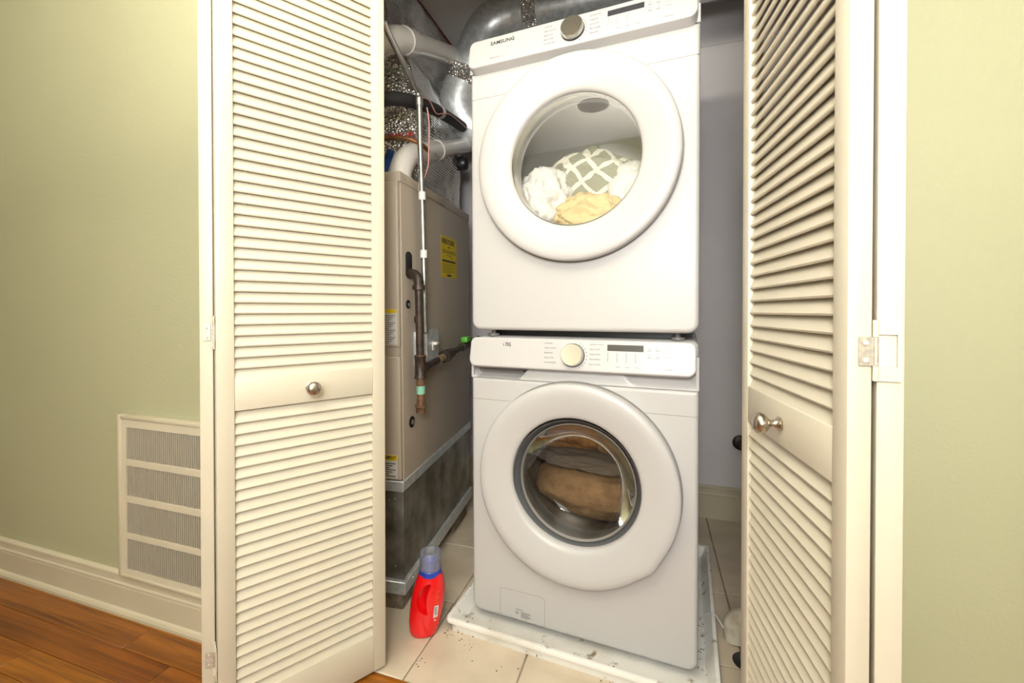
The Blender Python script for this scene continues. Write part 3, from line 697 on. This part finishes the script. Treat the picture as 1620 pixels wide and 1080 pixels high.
# ---------------------------------------------------------------- furnace
FM = Matrix.Translation((-0.805, 1.282, 0)) @ Matrix.Rotation(R(6.08), 4, 'Z') @ Matrix.Rotation(R(1.3), 4, 'X')
FW, FD = 0.50, 0.76
fu = empty('furnace'); fu.matrix_world = FM; tag(fu, 'tall taupe metal furnace cabinet with yellow label beside the washer', 'furnace'); bpy.context.view_layer.update()
box('cabinet', -FW, 0, 0.012, FD, 0.447, 1.470, M['taupe'], fu, 0.003)
bm = bmesh.new(); add_box(bm, -FW - .001, 0.0025, 0.004, FD + .002, 1.462, 1.497, 0.003); from_bm('top_rail', bm, M['taupe'], fu, smooth=True)
box('rail_cover', 0.0, 0.006, 0.15, 0.42, 1.464, 1.496, M['taupe'], fu, 0.003)
box('upper_door', -FW + .004, -0.004, -0.006, 0.014, 0.905, 1.462, M['taupe'], fu, 0.006, 3)
box('lower_door', -FW + .004, -0.004, -0.006, 0.014, 0.452, 0.875, M['taupe'], fu, 0.006, 3)
box('door_gap', -FW + .006, -0.006, -0.002, 0.013, 0.874, 0.906, M['taupe'], fu, 0.001, 1)
# holes and slots on the side
def disc_x(name, y, z, ry, rz, mat, x=0.0, th=0.0012, parent=fu):
    bm = bmesh.new(); a = []; b = []
    for i in range(24):
        t = 2 * math.pi * i / 24; a.append(bm.verts.new((x + th, y + ry * math.cos(t), z + rz * math.sin(t)))); b.append(bm.verts.new((x - .001, y + ry * math.cos(t), z + rz * math.sin(t))))
    for i in range(24): bm.faces.new((a[i], a[(i + 1) % 24], b[(i + 1) % 24], b[i]))
    bm.faces.new(a); bm.faces.new(b[::-1])
    return from_bm(name, bm, mat, parent, smooth=False)
bm = bmesh.new(); a = []; b = []
for i in range(24):
    t = 2 * math.pi * i / 24; yy = 0.066 + 0.026 * math.cos(t); zz = 1.188 + (0.030 if math.sin(t) >= 0 else -0.030) + 0.017 * math.sin(t)
    a.append(bm.verts.new((0.0010, yy, zz))); b.append(bm.verts.new((-.001, yy, zz)))
for i in range(24): bm.faces.new((a[i], a[(i + 1) % 24], b[(i + 1) % 24], b[i]))
bm.faces.new(a); bm.faces.new(b[::-1]); from_bm('pipe_slot', bm, M['black'], fu)['label'] = 'black oval pipe slot'
for (y, z, r) in ((0.054, 1.051, 0.015), (0.073, 0.633, 0.020), (0.120, 0.995, 0.016)):
    o = disc_x('grommet', y, z, r, r, M['black'], th=0.003); disc_x('plug', y + .003, z - .002, r * .45, r * .45, M['greyp'], x=0.002, th=0.003, parent=o)
for (y, z) in ((0.263, 1.084), (0.262, 1.283), (0.045, 1.480), (0.115, 0.83), (0.30, 0.86), (0.42, 0.87)):
    o = lathe('screw', [(0.0035, 0), (0.0035, 0.0015), (0, 0.0025)], M['emt'], fu, 12, 'x', (0.0025 if z > 1.45 else 0, y, z))
# labels
lab = box('energy_label', 0.0003, 0.0008, 0.373, 0.566, 1.163, 1.340, M['yellow'], fu)
lab['label'] = 'yellow energy guide label'
def side_text(s, size, y, z, mat, parent, sx=1.0, bold=0.0): return text('lettering', s, size, mat, parent, (0.0010, y, z), rot=(R(90), 0, R(90)), sx=sx, bold=bold)
side_text('ENERGYGUIDE', 0.030, 0.381, 1.318, M['ink'], lab, sx=0.78, bold=0.0006)
bm = bmesh.new()
def lb(y0, y1, z0, z1): add_box(bm, 0.0007, 0.0010, y0, y1, z0, z1)
lb(0.462, 0.476, 1.292, 1.300); lb(0.390, 0.55, 1.278, 1.281); lb(0.390, 0.55, 1.270, 1.273); lb(0.44, 0.50, 1.258, 1.2605); lb(0.493, 0.505, 1.245, 1.249)
lb(0.388, 0.552, 1.231, 1.239)
for k in range(9): lb(0.390, 0.55 - 0.03 * (k % 3), 1.222 - k * .0048, 1.2232 - k * .0048)
lb(0.443, 0.495, 1.169, 1.177)
from_bm('label_print', bm, M['ink'], lab)
w1 = box('warning_label', -0.165, -0.010, -0.0070, -0.0058, 0.915, 1.035, M['paper'], fu); w1['label'] = 'white warning label with yellow head strip'
box('label_head', -0.164, -0.011, -0.0074, -0.0065, 1.022, 1.034, M['yellow'], w1)
bm = bmesh.new()
for k in range(16): add_box(bm, -0.160, -0.016 - 0.008 * (k % 4), -0.0073, -0.0065, 1.012 - k * .0062, 1.0148 - k * .0062)
from_bm('label_print', bm, M['inkg'], w1)
w2 = box('warning_label', -0.140, -0.016, -0.0070, -0.0058, 0.458, 0.540, M['paper'], fu); w2['label'] = 'white label with the yellow word AVERTISSEMENT'
box('label_head', -0.139, -0.017, -0.0074, -0.0065, 0.520, 0.539, M['yellow'], w2)
text('lettering', 'AVERTISSEMENT', 0.0165, M['ink'], w2, (-0.019, -0.0076, 0.530), align='RIGHT', sx=0.80, bold=0.0003)
bm = bmesh.new()
for k in range(7): add_box(bm, -0.136, -0.022 - 0.012 * (k % 3), -0.0073, -0.0065, 0.508 - k * .0072, 0.5108 - k * .0072)
from_bm('label_print', bm, M['ink'], w2)
# galvanised base plenum below the cabinet
gb = empty('plenum_base'); gb.matrix_world = FM; tag(gb, 'dirty galvanised sheet metal box carrying the furnace', 'duct'); bpy.context.view_layer.update()
box('box_panel', -FW + .004, -0.004, 0.006, FD, 0.085, 0.450, M['galvd'], gb, 0.002, 1)
box('top_flange', -FW, 0.002, 0.000, FD, 0.410, 0.447, M['galv'], gb, 0.002, 1)
box('bottom_flange', -FW - .01, 0.010, -0.012, FD, 0.060, 0.104, M['galv'], gb, 0.002, 1)
box('corner_seam', -0.040, -0.001, 0.002, 0.008, 0.104, 0.410, M['galvd'], gb, 0.001, 1)
for (x, z) in ((-0.030, 0.385), (-0.055, 0.375), (-0.032, 0.15), (-0.02, 0.08)):
    lathe('rivet', [(0.0035, 0), (0.003, -0.002), (0, -0.003)], M['emt'], gb, 10, 'y', (x, (-0.012 if z < .1 else 0.002 if x > -.04 else 0.006), z))
for y in (0.05, 0.3, 0.55): lathe('rivet', [(0.0035, 0), (0.003, 0.002), (0, 0.003)], M['emt'], gb, 10, 'x', (0.010, y, 0.085))
for yy, nm in ((0.0, 'front'), (0.52, 'rear')):
    o = box('support_block', -0.42, -0.006, yy, yy + 0.19, 0.0, 0.060, M['block'], None, 0.004, 2, mw=Matrix.Translation((-0.805, 1.282, 0)) @ Matrix.Rotation(R(6.08), 4, 'Z'))
    tag(o, 'rough brown concrete block under the %s corner of the galvanised box' % nm, 'block')

# foil wrapped coil plenum on the furnace
def crinkle_box(name, x0, x1, y0, y1, z0, z1, mat, mw, amp=0.008, seed=1, taper=None, bevel=0.015):
    bm = bmesh.new(); add_box(bm, x0, x1, y0, y1, z0, z1, bevel, 2)
    bmesh.ops.triangulate(bm, faces=bm.faces)
    for _ in range(4): bmesh.ops.subdivide_edges(bm, edges=[e for e in bm.edges if e.calc_length() > 0.022], cuts=1, use_grid_fill=True)
    for vtx in bm.verts:
        if taper: 
            k = max(0, (vtx.co.z - taper[0]) / (z1 - taper[0])); vtx.co.x -= taper[1] * k; vtx.co.y += taper[2] * k
    bm.normal_update()
    for vtx in bm.verts:
        q = vtx.co * 14 + Vector((seed, seed * 2, 0))
        n = (1 - 2 * abs(noise.noise(q))) * 0.6 + noise.noise(q * 2.3) * 0.7
        vtx.co += vtx.normal * amp * n
    return from_bm(name, bm, mat, None, mw, smooth=True, angle=180)
pl = crinkle_box('foil_wrapped_plenum', -0.47, -0.035, 0.26, 0.74, 1.497, 2.10, M['foil'], FM, 0.007, 1, (1.85, 0.10, 0.06))
tag(pl, 'silver foil wrapped plenum box on top of the furnace', 'duct')
fbk = crinkle_box('foil_sheet', -0.46, -0.050, 0.235, 0.262, 1.50, 1.90, M['foilb'], FM, 0.006, 4, (1.7, 0.02, 0.03), 0.005)
tag(fbk, 'crinkled bubble foil sheet on the front of the plenum', 'foil')
t_ = text('red_print', 'JSPAM . 1PG', 0.027, M['redtext'], fbk, (-0.046, 0.226, 1.703), align='RIGHT', sx=0.8, bold=0.001)
hood = crinkle_box('foil_hood', -0.40, -0.09, 0.20, 0.46, 1.80, 2.075, M['foilb'], FM, 0.020, 9, (1.82, 0.05, 0.10), 0.03)
tag(hood, 'loose crumpled foil wrapped over the top of the plenum', 'foil')
rd = crinkle_box('foil_wrapped_duct', -1.62, -1.087, 1.60, 2.318, 2.06, 2.538, M['foil'], Matrix.Identity(4), 0.002, 3, None, 0.004)
tag(rd, 'ribbed foil wrapped supply duct running along the ceiling', 'duct')
# box with blue printing beside the elbow
bx = empty('filter_carton'); bx.matrix_world = FM @ Matrix.Translation((-0.155, 0.195, 1.497)) @ Matrix.Rotation(R(-14), 4, 'X') @ Matrix.Rotation(R(12), 4, 'Y'); tag(bx, 'white carton with a blue stripe leaning on the foil above the furnace', 'carton'); bpy.context.view_layer.update()
box('carton_body', -0.18, 0.045, 0, 0.022, 0, 0.165, M['paper'], bx, 0.001, 1)
box('blue_stripe', -0.045, -0.010, -0.0008, 0.001, 0, 0.165, M['blue'], bx)
box('blue_stripe', -0.08, -0.062, -0.0008, 0.001, 0.09, 0.165, M['blue'], bx)
box('red_mark', 0.0, 0.030, -0.0008, 0.001, 0.008, 0.020, M['redtext'], bx)
bm = bmesh.new()
for k in range(9): add_box(bm, 0.006, 0.040 - .006 * (k % 3), -0.0008, 0.001, 0.04 + k * .012, 0.043 + k * .012)
from_bm('carton_print', bm, M['inkg'], bx)

# PVC pipes
pv = empty('vent_pipe'); pv.matrix_world = FM; tag(pv, 'white plastic vent pipe rising from the furnace top with an elbow', 'pipe'); bpy.context.view_layer.update()
pth = smooth_path([(-0.055, 0.115, 1.49), (-0.055, 0.125, 1.535), (-0.05, 0.155, 1.585), (-0.047, 0.215, 1.625), (-0.042, 0.29, 1.655)], 6)
tube('elbow', pth, 0.0405, M['pvc'], pv, 24)
def seg(p, q, a, b): p = Vector(p); q = Vector(q); return [p.lerp(q, a), p.lerp(q, b)]
P0, P1 = (-0.042, 0.28, 1.651), (-0.01, 0.86, 1.885)
tube('pipe', seg(P0, P1, 0, 1), 0.0345, M['pvc'], pv, 24)
tube('coupling', seg(P0, P1, 0.0, 0.24), 0.0405, M['pvc'], pv, 24)
tube('coupling_lip', seg(P0, P1, 0.23, 0.26), 0.0435, M['pvc'], pv, 24)
text('pipe_print', 'NSF-pw', 0.012, M['inkg'], pv, (0.0005, 0.315, 1.655), rot=(R(90), 0, R(90)))
pu = empty('intake_pipe'); pu.matrix_world = FM; tag(pu, 'white plastic pipe with elbow crossing in front of the foil near the ceiling', 'pipe'); bpy.context.view_layer.update()
Q0, Q1 = (-0.05, 0.16, 2.018), (-0.05, 0.74, 2.275)
tube('elbow', smooth_path([(-0.20, 0.05, 1.90), (-0.13, 0.06, 1.945), (-0.075, 0.09, 1.985), (-0.05, 0.16, 2.018)], 6), 0.046, M['pvc'], pu, 24)
tube('pipe', seg(Q0, Q1, 0, 1), 0.041, M['pvc'], pu, 24)
tube('coupling', seg(Q0, Q1, -0.02, 0.10), 0.0475, M['pvc'], pu, 24)

# insulated refrigerant line
il = empty('insulated_line'); il.matrix_world = FM; tag(il, 'black foam insulated refrigerant pipe with a tape band', 'pipe'); bpy.context.view_layer.update()
ip = smooth_path([(-0.10, -0.02, 1.725), (-0.03, 0.035, 1.750), (-0.005, 0.09, 1.765), (0.0, 0.152, 1.784), (0.0, 0.271, 1.820), (0.0, 0.407, 1.852), (0.0, 0.80, 1.926)], 6)
tube('foam_sleeve', ip, 0.0235, M['foam'], il, 18)
tube('tape_band', [Vector((0.0, 0.36, 1.8425)), Vector((0.0, 0.388, 1.8485))], 0.0250, M['tape'], il, 18)
o = tube('thermostat_wire', [(0.022, 0.15, 1.800), (0.024, 0.21, 1.815), (0.026, 0.27, 1.795), (0.026, 0.34, 1.822), (0.028, 0.42, 1.852), (0.028, 0.52, 1.868), (0.028, 0.66, 1.885)], 0.0028, M['pink'], None, 8, FM, 6)
tag(o, 'thin pink wire twisting along the black insulated pipe', 'wire')
o = tube('thermostat_wire', [(0.056, 0.110, 1.745), (0.058, 0.122, 1.69), (0.050, 0.135, 1.60), (0.046, 0.137, 1.55), (0.030, 0.135, 1.50)], 0.0026, M['pink'], None, 8, FM, 6)
tag(o, 'thin pink wire hanging down beside the steel conduit', 'wire')
o = tube('ceiling_wire', [(-1.083, 1.80, 2.534), (-1.083, 2.05, 2.532), (-1.083, 2.31, 2.530)], 0.0045, M['redw'], None, 8, None, 4)
tag(o, 'dark red wire along the edge of the foil duct at the ceiling', 'wire')
o = tube('copper_line', [(-0.20, 0.17, 1.672), (-0.11, 0.17, 1.674), (-0.05, 0.175, 1.668), (-0.01, 0.20, 1.655), (0.00, 0.25, 1.645)], 0.008, M['copper'], None, 12, FM, 6)
tag(o, 'thin brown copper pipe in front of the foil sheet', 'pipe')
o = lathe('drain_fitting', [(0, 0.05), (0.030, 0.05), (0.034, 0.042), (0.034, 0.02), (0.030, 0.0), (0.0, 0.0)], M['black'], None, 28, 'x', (-0.04, 0.70, 1.735), FM)
tag(o, 'black round fitting on the foil plenum under the white vent pipe', 'fitting')
# steel conduit and switch box
cd = empty('conduit'); cd.matrix_world = FM; tag(cd, 'thin grey steel conduit running down the furnace side', 'conduit'); bpy.context.view_layer.update()
tube('conduit_tube', smooth_path([(0.04, -0.165, 1.875), (0.04, -0.12, 1.850), (0.04, 0.045, 1.790), (0.04, 0.072, 1.772), (0.04, 0.080, 1.745), (0.04, 0.084, 1.60), (0.04, 0.097, 1.40), (0.04, 0.104, 1.20), (0.04, 0.107, 0.955)], 5), 0.0095, M['emt'], cd, 14)
for (y, z) in ((0.0802, 1.752), (0.096, 1.432), (0.1035, 1.229)):
    tube('coupling', [(0.04, y, z - 0.014), (0.04, y, z + 0.014)], 0.0125, M['pvc'] if z < 1.7 else M['emt'], cd, 14)
sb = empty('switch_box'); sb.matrix_world = FM; tag(sb, 'galvanised switch box with white toggle on the furnace side', 'switch'); bpy.context.view_layer.update()
box('box_back', 0.0, 0.030, 0.112, 0.222, 0.838, 0.952, M['galv'], sb, 0.003)
box('mounting_plate', 0.0, 0.002, 0.098, 0.118, 0.832, 0.950, M['galv'], sb)
bm = bmesh.new(); rr = rr_outline(0.110, 0.222, 0.832, 0.956, (.022,) * 4, 5, 3)
a = [bm.verts.new((0.046, p[0], p[1])) for p in rr]; b = [bm.verts.new((0.028, p[0], p[1])) for p in rr]
for i in range(len(a)): bm.faces.new((a[i], a[(i + 1) % len(a)], b[(i + 1) % len(a)], b[i]))
bm.faces.new(a); bm.faces.new(b[::-1]); from_bm('cover_plate', bm, M['galv'], sb)
box('toggle_plate', 0.045, 0.048, 0.158, 0.178, 0.878, 0.912, M['pvc'], sb, 0.001, 1)
box('toggle', 0.047, 0.062, 0.163, 0.190, 0.898, 0.908, M['pvc'], sb, 0.002, 1)
tube('connector', [(0.04, 0.107, 0.95), (0.04, 0.107, 0.975)], 0.013, M['emt'], sb, 14)
# gas pipe
gp = empty('gas_pipe'); gp.matrix_world = FM; tag(gp, 'black iron gas pipe with tee and capped drip leg on the furnace side', 'pipe'); bpy.context.view_layer.update()
tube('elbow', smooth_path([(-0.01, 0.064, 1.158), (0.015, 0.058, 1.157), (0.036, 0.046, 1.150), (0.048, 0.038, 1.132), (0.050, 0.036, 1.105)], 5), 0.0170, M['iron'], gp, 18)
tube('elbow_collar', [(0.050, 0.036, 1.100), (0.050, 0.036, 1.116)], 0.0215, M['iron'], gp, 18)
tube('riser', [(0.050, 0.036, 1.10), (0.050, 0.041, 0.86)], 0.0135, M['iron'], gp, 18)
tube('tee', [(0.050, 0.041, 0.874), (0.050, 0.041, 0.868), (0.050, 0.041, 0.866), (0.050, 0.041, 0.804), (0.050, 0.041, 0.802), (0.050, 0.041, 0.796)], [0.0205, 0.0205, 0.0185, 0.0185, 0.0205, 0.0205], M['iron'], gp, 18)
tube('rusty_thread', [(0.050, 0.041, 0.876), (0.050, 0.041, 0.873)], 0.0195, M['rust'], gp, 18)
tube('drip_leg', [(0.050, 0.041, 0.80), (0.050, 0.042, 0.755), (0.050, 0.042, 0.750), (0.050, 0.042, 0.70)], [0.0140, 0.0140, 0.0135, 0.0140], M['rust'], gp, 18)
tube('mint_tag', [(0.0505, 0.042, 0.770), (0.0505, 0.042, 0.742)], 0.0150, M['mint'], gp, 18)
tube('end_cap', [(0.050, 0.042, 0.705), (0.050, 0.042, 0.697), (0.050, 0.042, 0.695), (0.050, 0.042, 0.676)], [0.0195, 0.0195, 0.017, 0.016], M['rust'], gp, 18)
B0, B1 = (0.050, 0.048, 0.826), (0.050, 0.75, 0.873)
tube('branch_pipe', seg(B0, B1, 0, 1), 0.0132, M['iron'], gp, 18)
tube('branch_collar', seg(B0, B1, 0.01, 0.05), 0.0185, M['iron'], gp, 18)
tube('rusty_thread', seg(B0, B1, 0.22, 0.30), 0.0150, M['tan_towel'], gp, 18)
tube('union_nut', seg(B0, B1, 0.31, 0.36), 0.0260, M['iron'], gp, 8); tube('union_body', seg(B0, B1, 0.29, 0.43), 0.0200, M['iron'], gp, 18)
tube('valve_body', seg(B0, B1, 0.63, 0.76), 0.0185, M['iron'], gp, 18)
vh = Vector(B0).lerp(Vector(B1), 0.70)
box('valve_handle', vh.x - 0.010, vh.x + 0.020, vh.y - 0.035, vh.y + 0.045, vh.z + 0.016, vh.z + 0.040, M['green_h'], gp, 0.004)['label'] = 'bright green valve handle'

# galvanised round duct
gd = empty('round_duct', (-0.8, 1.95, 2.35)); tag(gd, 'galvanised round duct bending down behind the dryer', 'duct'); bpy.context.view_layer.update()
gp_ = smooth_path([(0.618, 1.97, 2.43), (0.1, 1.97, 2.43), (-0.52, 1.96, 2.43), (-0.66, 1.955, 2.425), (-0.755, 1.95, 2.385), (-0.81, 1.95, 2.30), (-0.865, 1.95, 2.18), (-0.905, 1.95, 2.09), (-0.905, 1.965, 2.02), (-0.86, 2.0, 1.95), (-0.76, 2.05, 1.90), (-0.6, 2.12, 1.88)], 5)
off = Vector((-0.8, 1.95, 2.35)); gp_ = [p - off for p in gp_]
def nearest(x=None, z=None, lo=0, hi=999):
    return min(range(lo, min(hi, len(gp_))), key=lambda i: (abs(gp_[i].x - (x - off.x)) if x is not None else 0) + (abs(gp_[i].z - (z - off.z)) if z is not None else 0))
iA = nearest(x=-0.56); iB = nearest(x=-0.80, z=2.32); iC = nearest(x=-0.895, z=2.11)
tube('straight_duct', gp_[:iA + 1], 0.095, M['galv'], gd, 40); tube('elbow', gp_[iA:iB + 1], 0.096, M['galv'], gd, 40)
tube('sloped_duct', gp_[iB:iC + 1], 0.094, M['galv'], gd, 40); tube('elbow', gp_[iC:], 0.097, M['galv'], gd, 40)
for i in (iA, (iA + iB) // 2, iB, iC, iC + 4, iC + 8):
    d = (gp_[min(i + 1, len(gp_) - 1)] - gp_[i - 1]).normalized()
    tube('crimp_ring', [gp_[i] - d * .004, gp_[i] + d * .004], 0.0995, M['galv'], gd, 40)
d = (gp_[iA] - gp_[iA - 1]).normalized(); tube('foil_tape', [gp_[iA] - d * .075, gp_[iA] - d * .010], 0.0965, M['foilb'], gd, 40)
tube('foil_tape', [gp_[iC] - (gp_[iC] - gp_[iB]).normalized() * .10, gp_[iC] - (gp_[iC] - gp_[iB]).normalized() * .03], 0.0958, M['foilb'], gd, 40)

# ---------------------------------------------------------------- detergent bottle
db = empty('detergent_bottle', (-0.686, 1.216, 0), (0, 0, R(24))); tag(db, 'red plastic detergent bottle with clear blue cap beside the tray', 'bottle'); bpy.context.view_layer.update()
SEC = [  # z, centre x, half width, half depth
    (0.000, -0.006, 0.034, 0.026), (0.003, -0.006, 0.039, 0.030), (0.012, -0.006, 0.044, 0.0325), (0.040, -0.003, 0.0495, 0.0345), (0.075, 0.002, 0.0520, 0.0355),
    (0.110, 0.007, 0.0525, 0.0360), (0.140, 0.011, 0.0500, 0.0360), (0.162, 0.0135, 0.0465, 0.0355), (0.180, 0.015, 0.0415, 0.0350), (0.190, 0.0155, 0.0370, 0.0340), (0.196, 0.0155, 0.0335, 0.0335)]
def sec_at(z):
    for p, q in zip(SEC, SEC[1:]):
        if p[0] <= z <= q[0]:
            t = (z - p[0]) / (q[0] - p[0]); return [p[j] * (1 - t) + q[j] * t for j in range(4)]
    return SEC[-1]
EXP = 0.86
def bottle_front(x, z):
    _, cx, a, b_ = sec_at(z); u = min(abs((x - cx) / a), 0.999)
    return -b_ * (1 - u ** (2 / EXP)) ** (EXP / 2)
def bottle_body():
    bm = bmesh.new(); n = 48; rings = []
    zs = [p[0] for p in SEC]; full = []
    for p, q in zip(zs, zs[1:]): full += [p + (q - p) * k / 4 for k in range(4)]
    full.append(zs[-1])
    for z in full:
        _, cx, a, b_ = sec_at(z); ring = []
        for i in range(n):
            t = 2 * math.pi * i / n; c, s_ = math.cos(t), math.sin(t)
            ring.append(bm.verts.new((cx + a * math.copysign(abs(c) ** EXP, c), b_ * math.copysign(abs(s_) ** EXP, s_), z)))
        rings.append(ring)
    for p, q in zip(rings, rings[1:]):
        for i in range(n): bm.faces.new((p[i], p[(i + 1) % n], q[(i + 1) % n], q[i]))
    bm.faces.new(rings[0][::-1]); bm.faces.new(rings[-1])
    o = from_bm('bottle_body', bm, M['red'], None, smooth=True, angle=180)
    # grip hollows pressed into both broad faces, cut and applied
    pa = smooth_path([(0.004, 0, 0.078), (-0.010, 0, 0.090), (-0.017, 0, 0.112), (-0.014, 0, 0.138), (0.000, 0, 0.162), (0.012, 0, 0.174)], 5); m_ = len(pa)
    for sg in (-1, 1):
        cb = bmesh.new(); cr = []
        for yy, sc in ((0.07, 2.0), (0.036, 1.30), (0.022, 0.95), (0.010, 0.72), (0.006, 0.45)):
            ring = []
            wd = [0.0120 * math.sin(math.pi * (i + 0.5) / m_) ** 0.55 * sc for i in range(m_)]
            for i in range(m_): ring.append(cb.verts.new((pa[i].x - wd[i] * 0.55, yy * sg, pa[i].z)))
            for i in reversed(range(m_)): ring.append(cb.verts.new((pa[i].x + wd[i] * 1.5, yy * sg, pa[i].z)))
            cr.append(ring)
        for p, q in zip(cr, cr[1:]):
            for i in range(len(p)): cb.faces.new((p[i], p[(i + 1) % len(p)], q[(i + 1) % len(p)], q[i]))
        cb.faces.new(cr[0][::-1]); cb.faces.new(cr[-1])
        cut = from_bm('cut_tmp', cb, None)
        md = o.modifiers.new('cut', 'BOOLEAN'); md.operation = 'DIFFERENCE'; md.object = cut; md.solver = 'EXACT'
        dg = bpy.context.evaluated_depsgraph_get(); me = bpy.data.meshes.new_from_object(o.evaluated_get(dg))
        o.modifiers.clear(); o.data = me; bpy.data.objects.remove(cut)
    me.polygons.foreach_set('use_smooth', [True] * len(me.polygons)); me.set_sharp_from_angle(angle=R(50))
    o.parent = db
    return o
bottle_body()
cc = (0.0155, 0, 0.193)
lathe('collar', [(0.028, -0.002), (0.0355, -0.002), (0.0358, 0.014), (0.0340, 0.016), (0.026, 0.016)], M['bluecap'], db, 40, 'z', cc)
lathe('spout', [(0.026, 0.014), (0.0255, 0.038), (0.0235, 0.043), (0.016, 0.044), (0.010, 0.052), (0.006, 0.053), (0, 0.053)], M['bluecap'], db, 32, 'z', cc)
lathe('measuring_cap', [(0.0345, 0.014), (0.0335, 0.063), (0.0322, 0.067), (0.0290, 0.0690), (0.0200, 0.0690), (0.0180, 0.0665), (0.006, 0.0665), (0, 0.068)], M['clear'], db, 40, 'z', cc, angle=60)
def patch(name, x0, x1, z0, z1, mat, parent, lift=0.0006, nx=4, nz=4, skew=0.0):
    bm = bmesh.new(); V = []
    for j in range(nz + 1):
        z = z0 + (z1 - z0) * j / nz
        V.append([bm.verts.new((x0 + (x1 - x0) * i / nx + skew * j / nz, bottle_front(x0 + (x1 - x0) * i / nx + skew * j / nz, z) - lift, z)) for i in range(nx + 1)])
    for j in range(nz):
        for i in range(nx): bm.faces.new((V[j][i], V[j][i + 1], V[j + 1][i + 1], V[j + 1][i]))
    return from_bm(name, bm, mat, parent, smooth=True)
bl = patch('barcode_label', 0.026, 0.039, 0.066, 0.104, M['paper'], db, skew=0.004); bl['label'] = 'small white barcode label'
for k in range(6): patch('barcode_line', 0.030, 0.038, 0.075 + k * .0045, 0.0772 + k * .0045, M['ink'], bl, 0.0009, 3, 1)
patch('recycling_mark', 0.029, 0.034, 0.055, 0.060, M['paper'], db)
for k in range(5): patch('gold_print', 0.030 + k * .0016, 0.044 - (k % 2) * .004, 0.112 + k * .0085, 0.1135 + k * .0085, M['gold'], db, nx=4, nz=1)

# ---------------------------------------------------------------- floor drain group, wall flange
pe = empty('drain_elbow', (0.250, 1.492, 0)); tag(pe, 'stained white plastic pipe elbow on the tile beside the tray', 'pipe'); bpy.context.view_layer.update()
tube('elbow_bend', smooth_path([(0.005, -0.005, 0.0), (0.003, 0.0, 0.030), (0.012, 0.0, 0.052), (0.040, -0.004, 0.062), (0.075, -0.010, 0.062)], 6), [0.036] * 25, M['pvcd'], pe, 28)
tube('outlet', [(0.070, -0.010, 0.062), (0.12, -0.02, 0.062)], 0.040, M['pvcd'], pe, 28)
fdn = empty('floor_drain', (0.270, 1.400, 0)); tag(fdn, 'black floor drain hole with white plastic pipe stub', 'drain'); bpy.context.view_layer.update()
lathe('drain_ring', [(0.0, 0.0015), (0.038, 0.0015), (0.040, 0.001), (0.040, 0.0)], M['black'], fdn, 32, 'z')
lathe('pipe_stub', [(0.022, 0.0), (0.022, 0.018), (0.0265, 0.018), (0.0265, 0.0)], M['pvcd'], fdn, 32, 'z', (0.008, 0.0, 0.001))
o = box('dark_gap', -0.035, 0.05, -0.02, 0.03, 0.0, 0.0022, M['dirt'], None, 0.001, 1, mw=Matrix.Translation((0.285, 1.535, 0)))
bpy.data.objects.remove(o)
o = tube('zip_tie', [(0.166, 1.545, 0.020), (0.195, 1.515, 0.049), (0.225, 1.478, 0.020), (0.236, 1.468, 0.002)], 0.0016, M['tray'], None, 6, None, 5)
tag(o, 'thin white plastic strip lying over the tray rim', 'strip')
wfl = empty('wall_flange', (0.415, CY1, 0.385)); tag(wfl, 'dark bronze round pipe flange on the grey closet wall', 'flange'); bpy.context.view_layer.update()
lathe('flange_plate', [(0, 0), (0.037, 0), (0.037, -0.004), (0.030, -0.010), (0.018, -0.014), (0, -0.014)], M['iron'], wfl, 32, 'y')
tube('pipe_stub', smooth_path([(0, -0.005, 0), (0, -0.035, 0.0), (0.01, -0.05, -0.015), (0.015, -0.055, -0.06)], 5), 0.015, M['iron'], wfl, 16)

# dirt specks on tile and tray
random.seed(11)
def specks(name, label, pts, z):
    bm = bmesh.new()
    for (x, y, r, n) in pts:
        for _ in range(n):
            a = random.uniform(0, 6.28); d = r * math.sqrt(random.random()); s = random.uniform(0.0008, 0.0022)
            t = bmesh.ops.create_icosphere(bm, subdivisions=1, radius=s)['verts']
            for vv in t: vv.co = Vector((x + d * math.cos(a) + vv.co.x * random.uniform(.8, 2), y + d * math.sin(a) + vv.co.y, z + vv.co.z * 0.5 + s * .3))
    o = from_bm(name, bm, M['dirt']); tag(o, label, 'dirt', kind='stuff'); return o
specks('lint_specks', 'dark lint specks scattered on the tile in front of the tray', [(-0.60, 1.235, 0.03, 14), (-0.54, 1.215, 0.03, 10), (-0.645, 1.10, 0.02, 8), (-0.40, 1.16, 0.10, 6), (-0.66, 1.32, 0.02, 8)], 0.001)
o = specks('lint_specks', 'dark lint specks scattered inside the drain tray', [(-0.575, 1.30, 0.02, 10), (-0.48, 1.255, 0.025, 14), (-0.33, 1.235, 0.03, 18), (-0.12, 1.22, 0.04, 14), (0.15, 1.52, 0.025, 26), (0.16, 1.40, 0.03, 24), (0.14, 1.33, 0.03, 16), (0.13, 1.68, 0.03, 14), (-0.59, 1.40, 0.02, 8)], 0.0105)

# recessed ceiling downlight that shows in the dryer glass
rc = empty('recessed_downlight', (-0.72, -0.69, ZC)); tag(rc, 'round recessed downlight in the hall ceiling', 'light'); bpy.context.view_layer.update()
lathe('trim_ring', [(0.085, 0.0), (0.085, -0.002), (0.115, -0.006), (0.118, 0.0)], M['seam'], rc, 40, 'z')
lathe('baffle', [(0.085, -0.002), (0.08, -0.0015), (0.0, -0.0010)], M['greyp'], rc, 40, 'z')
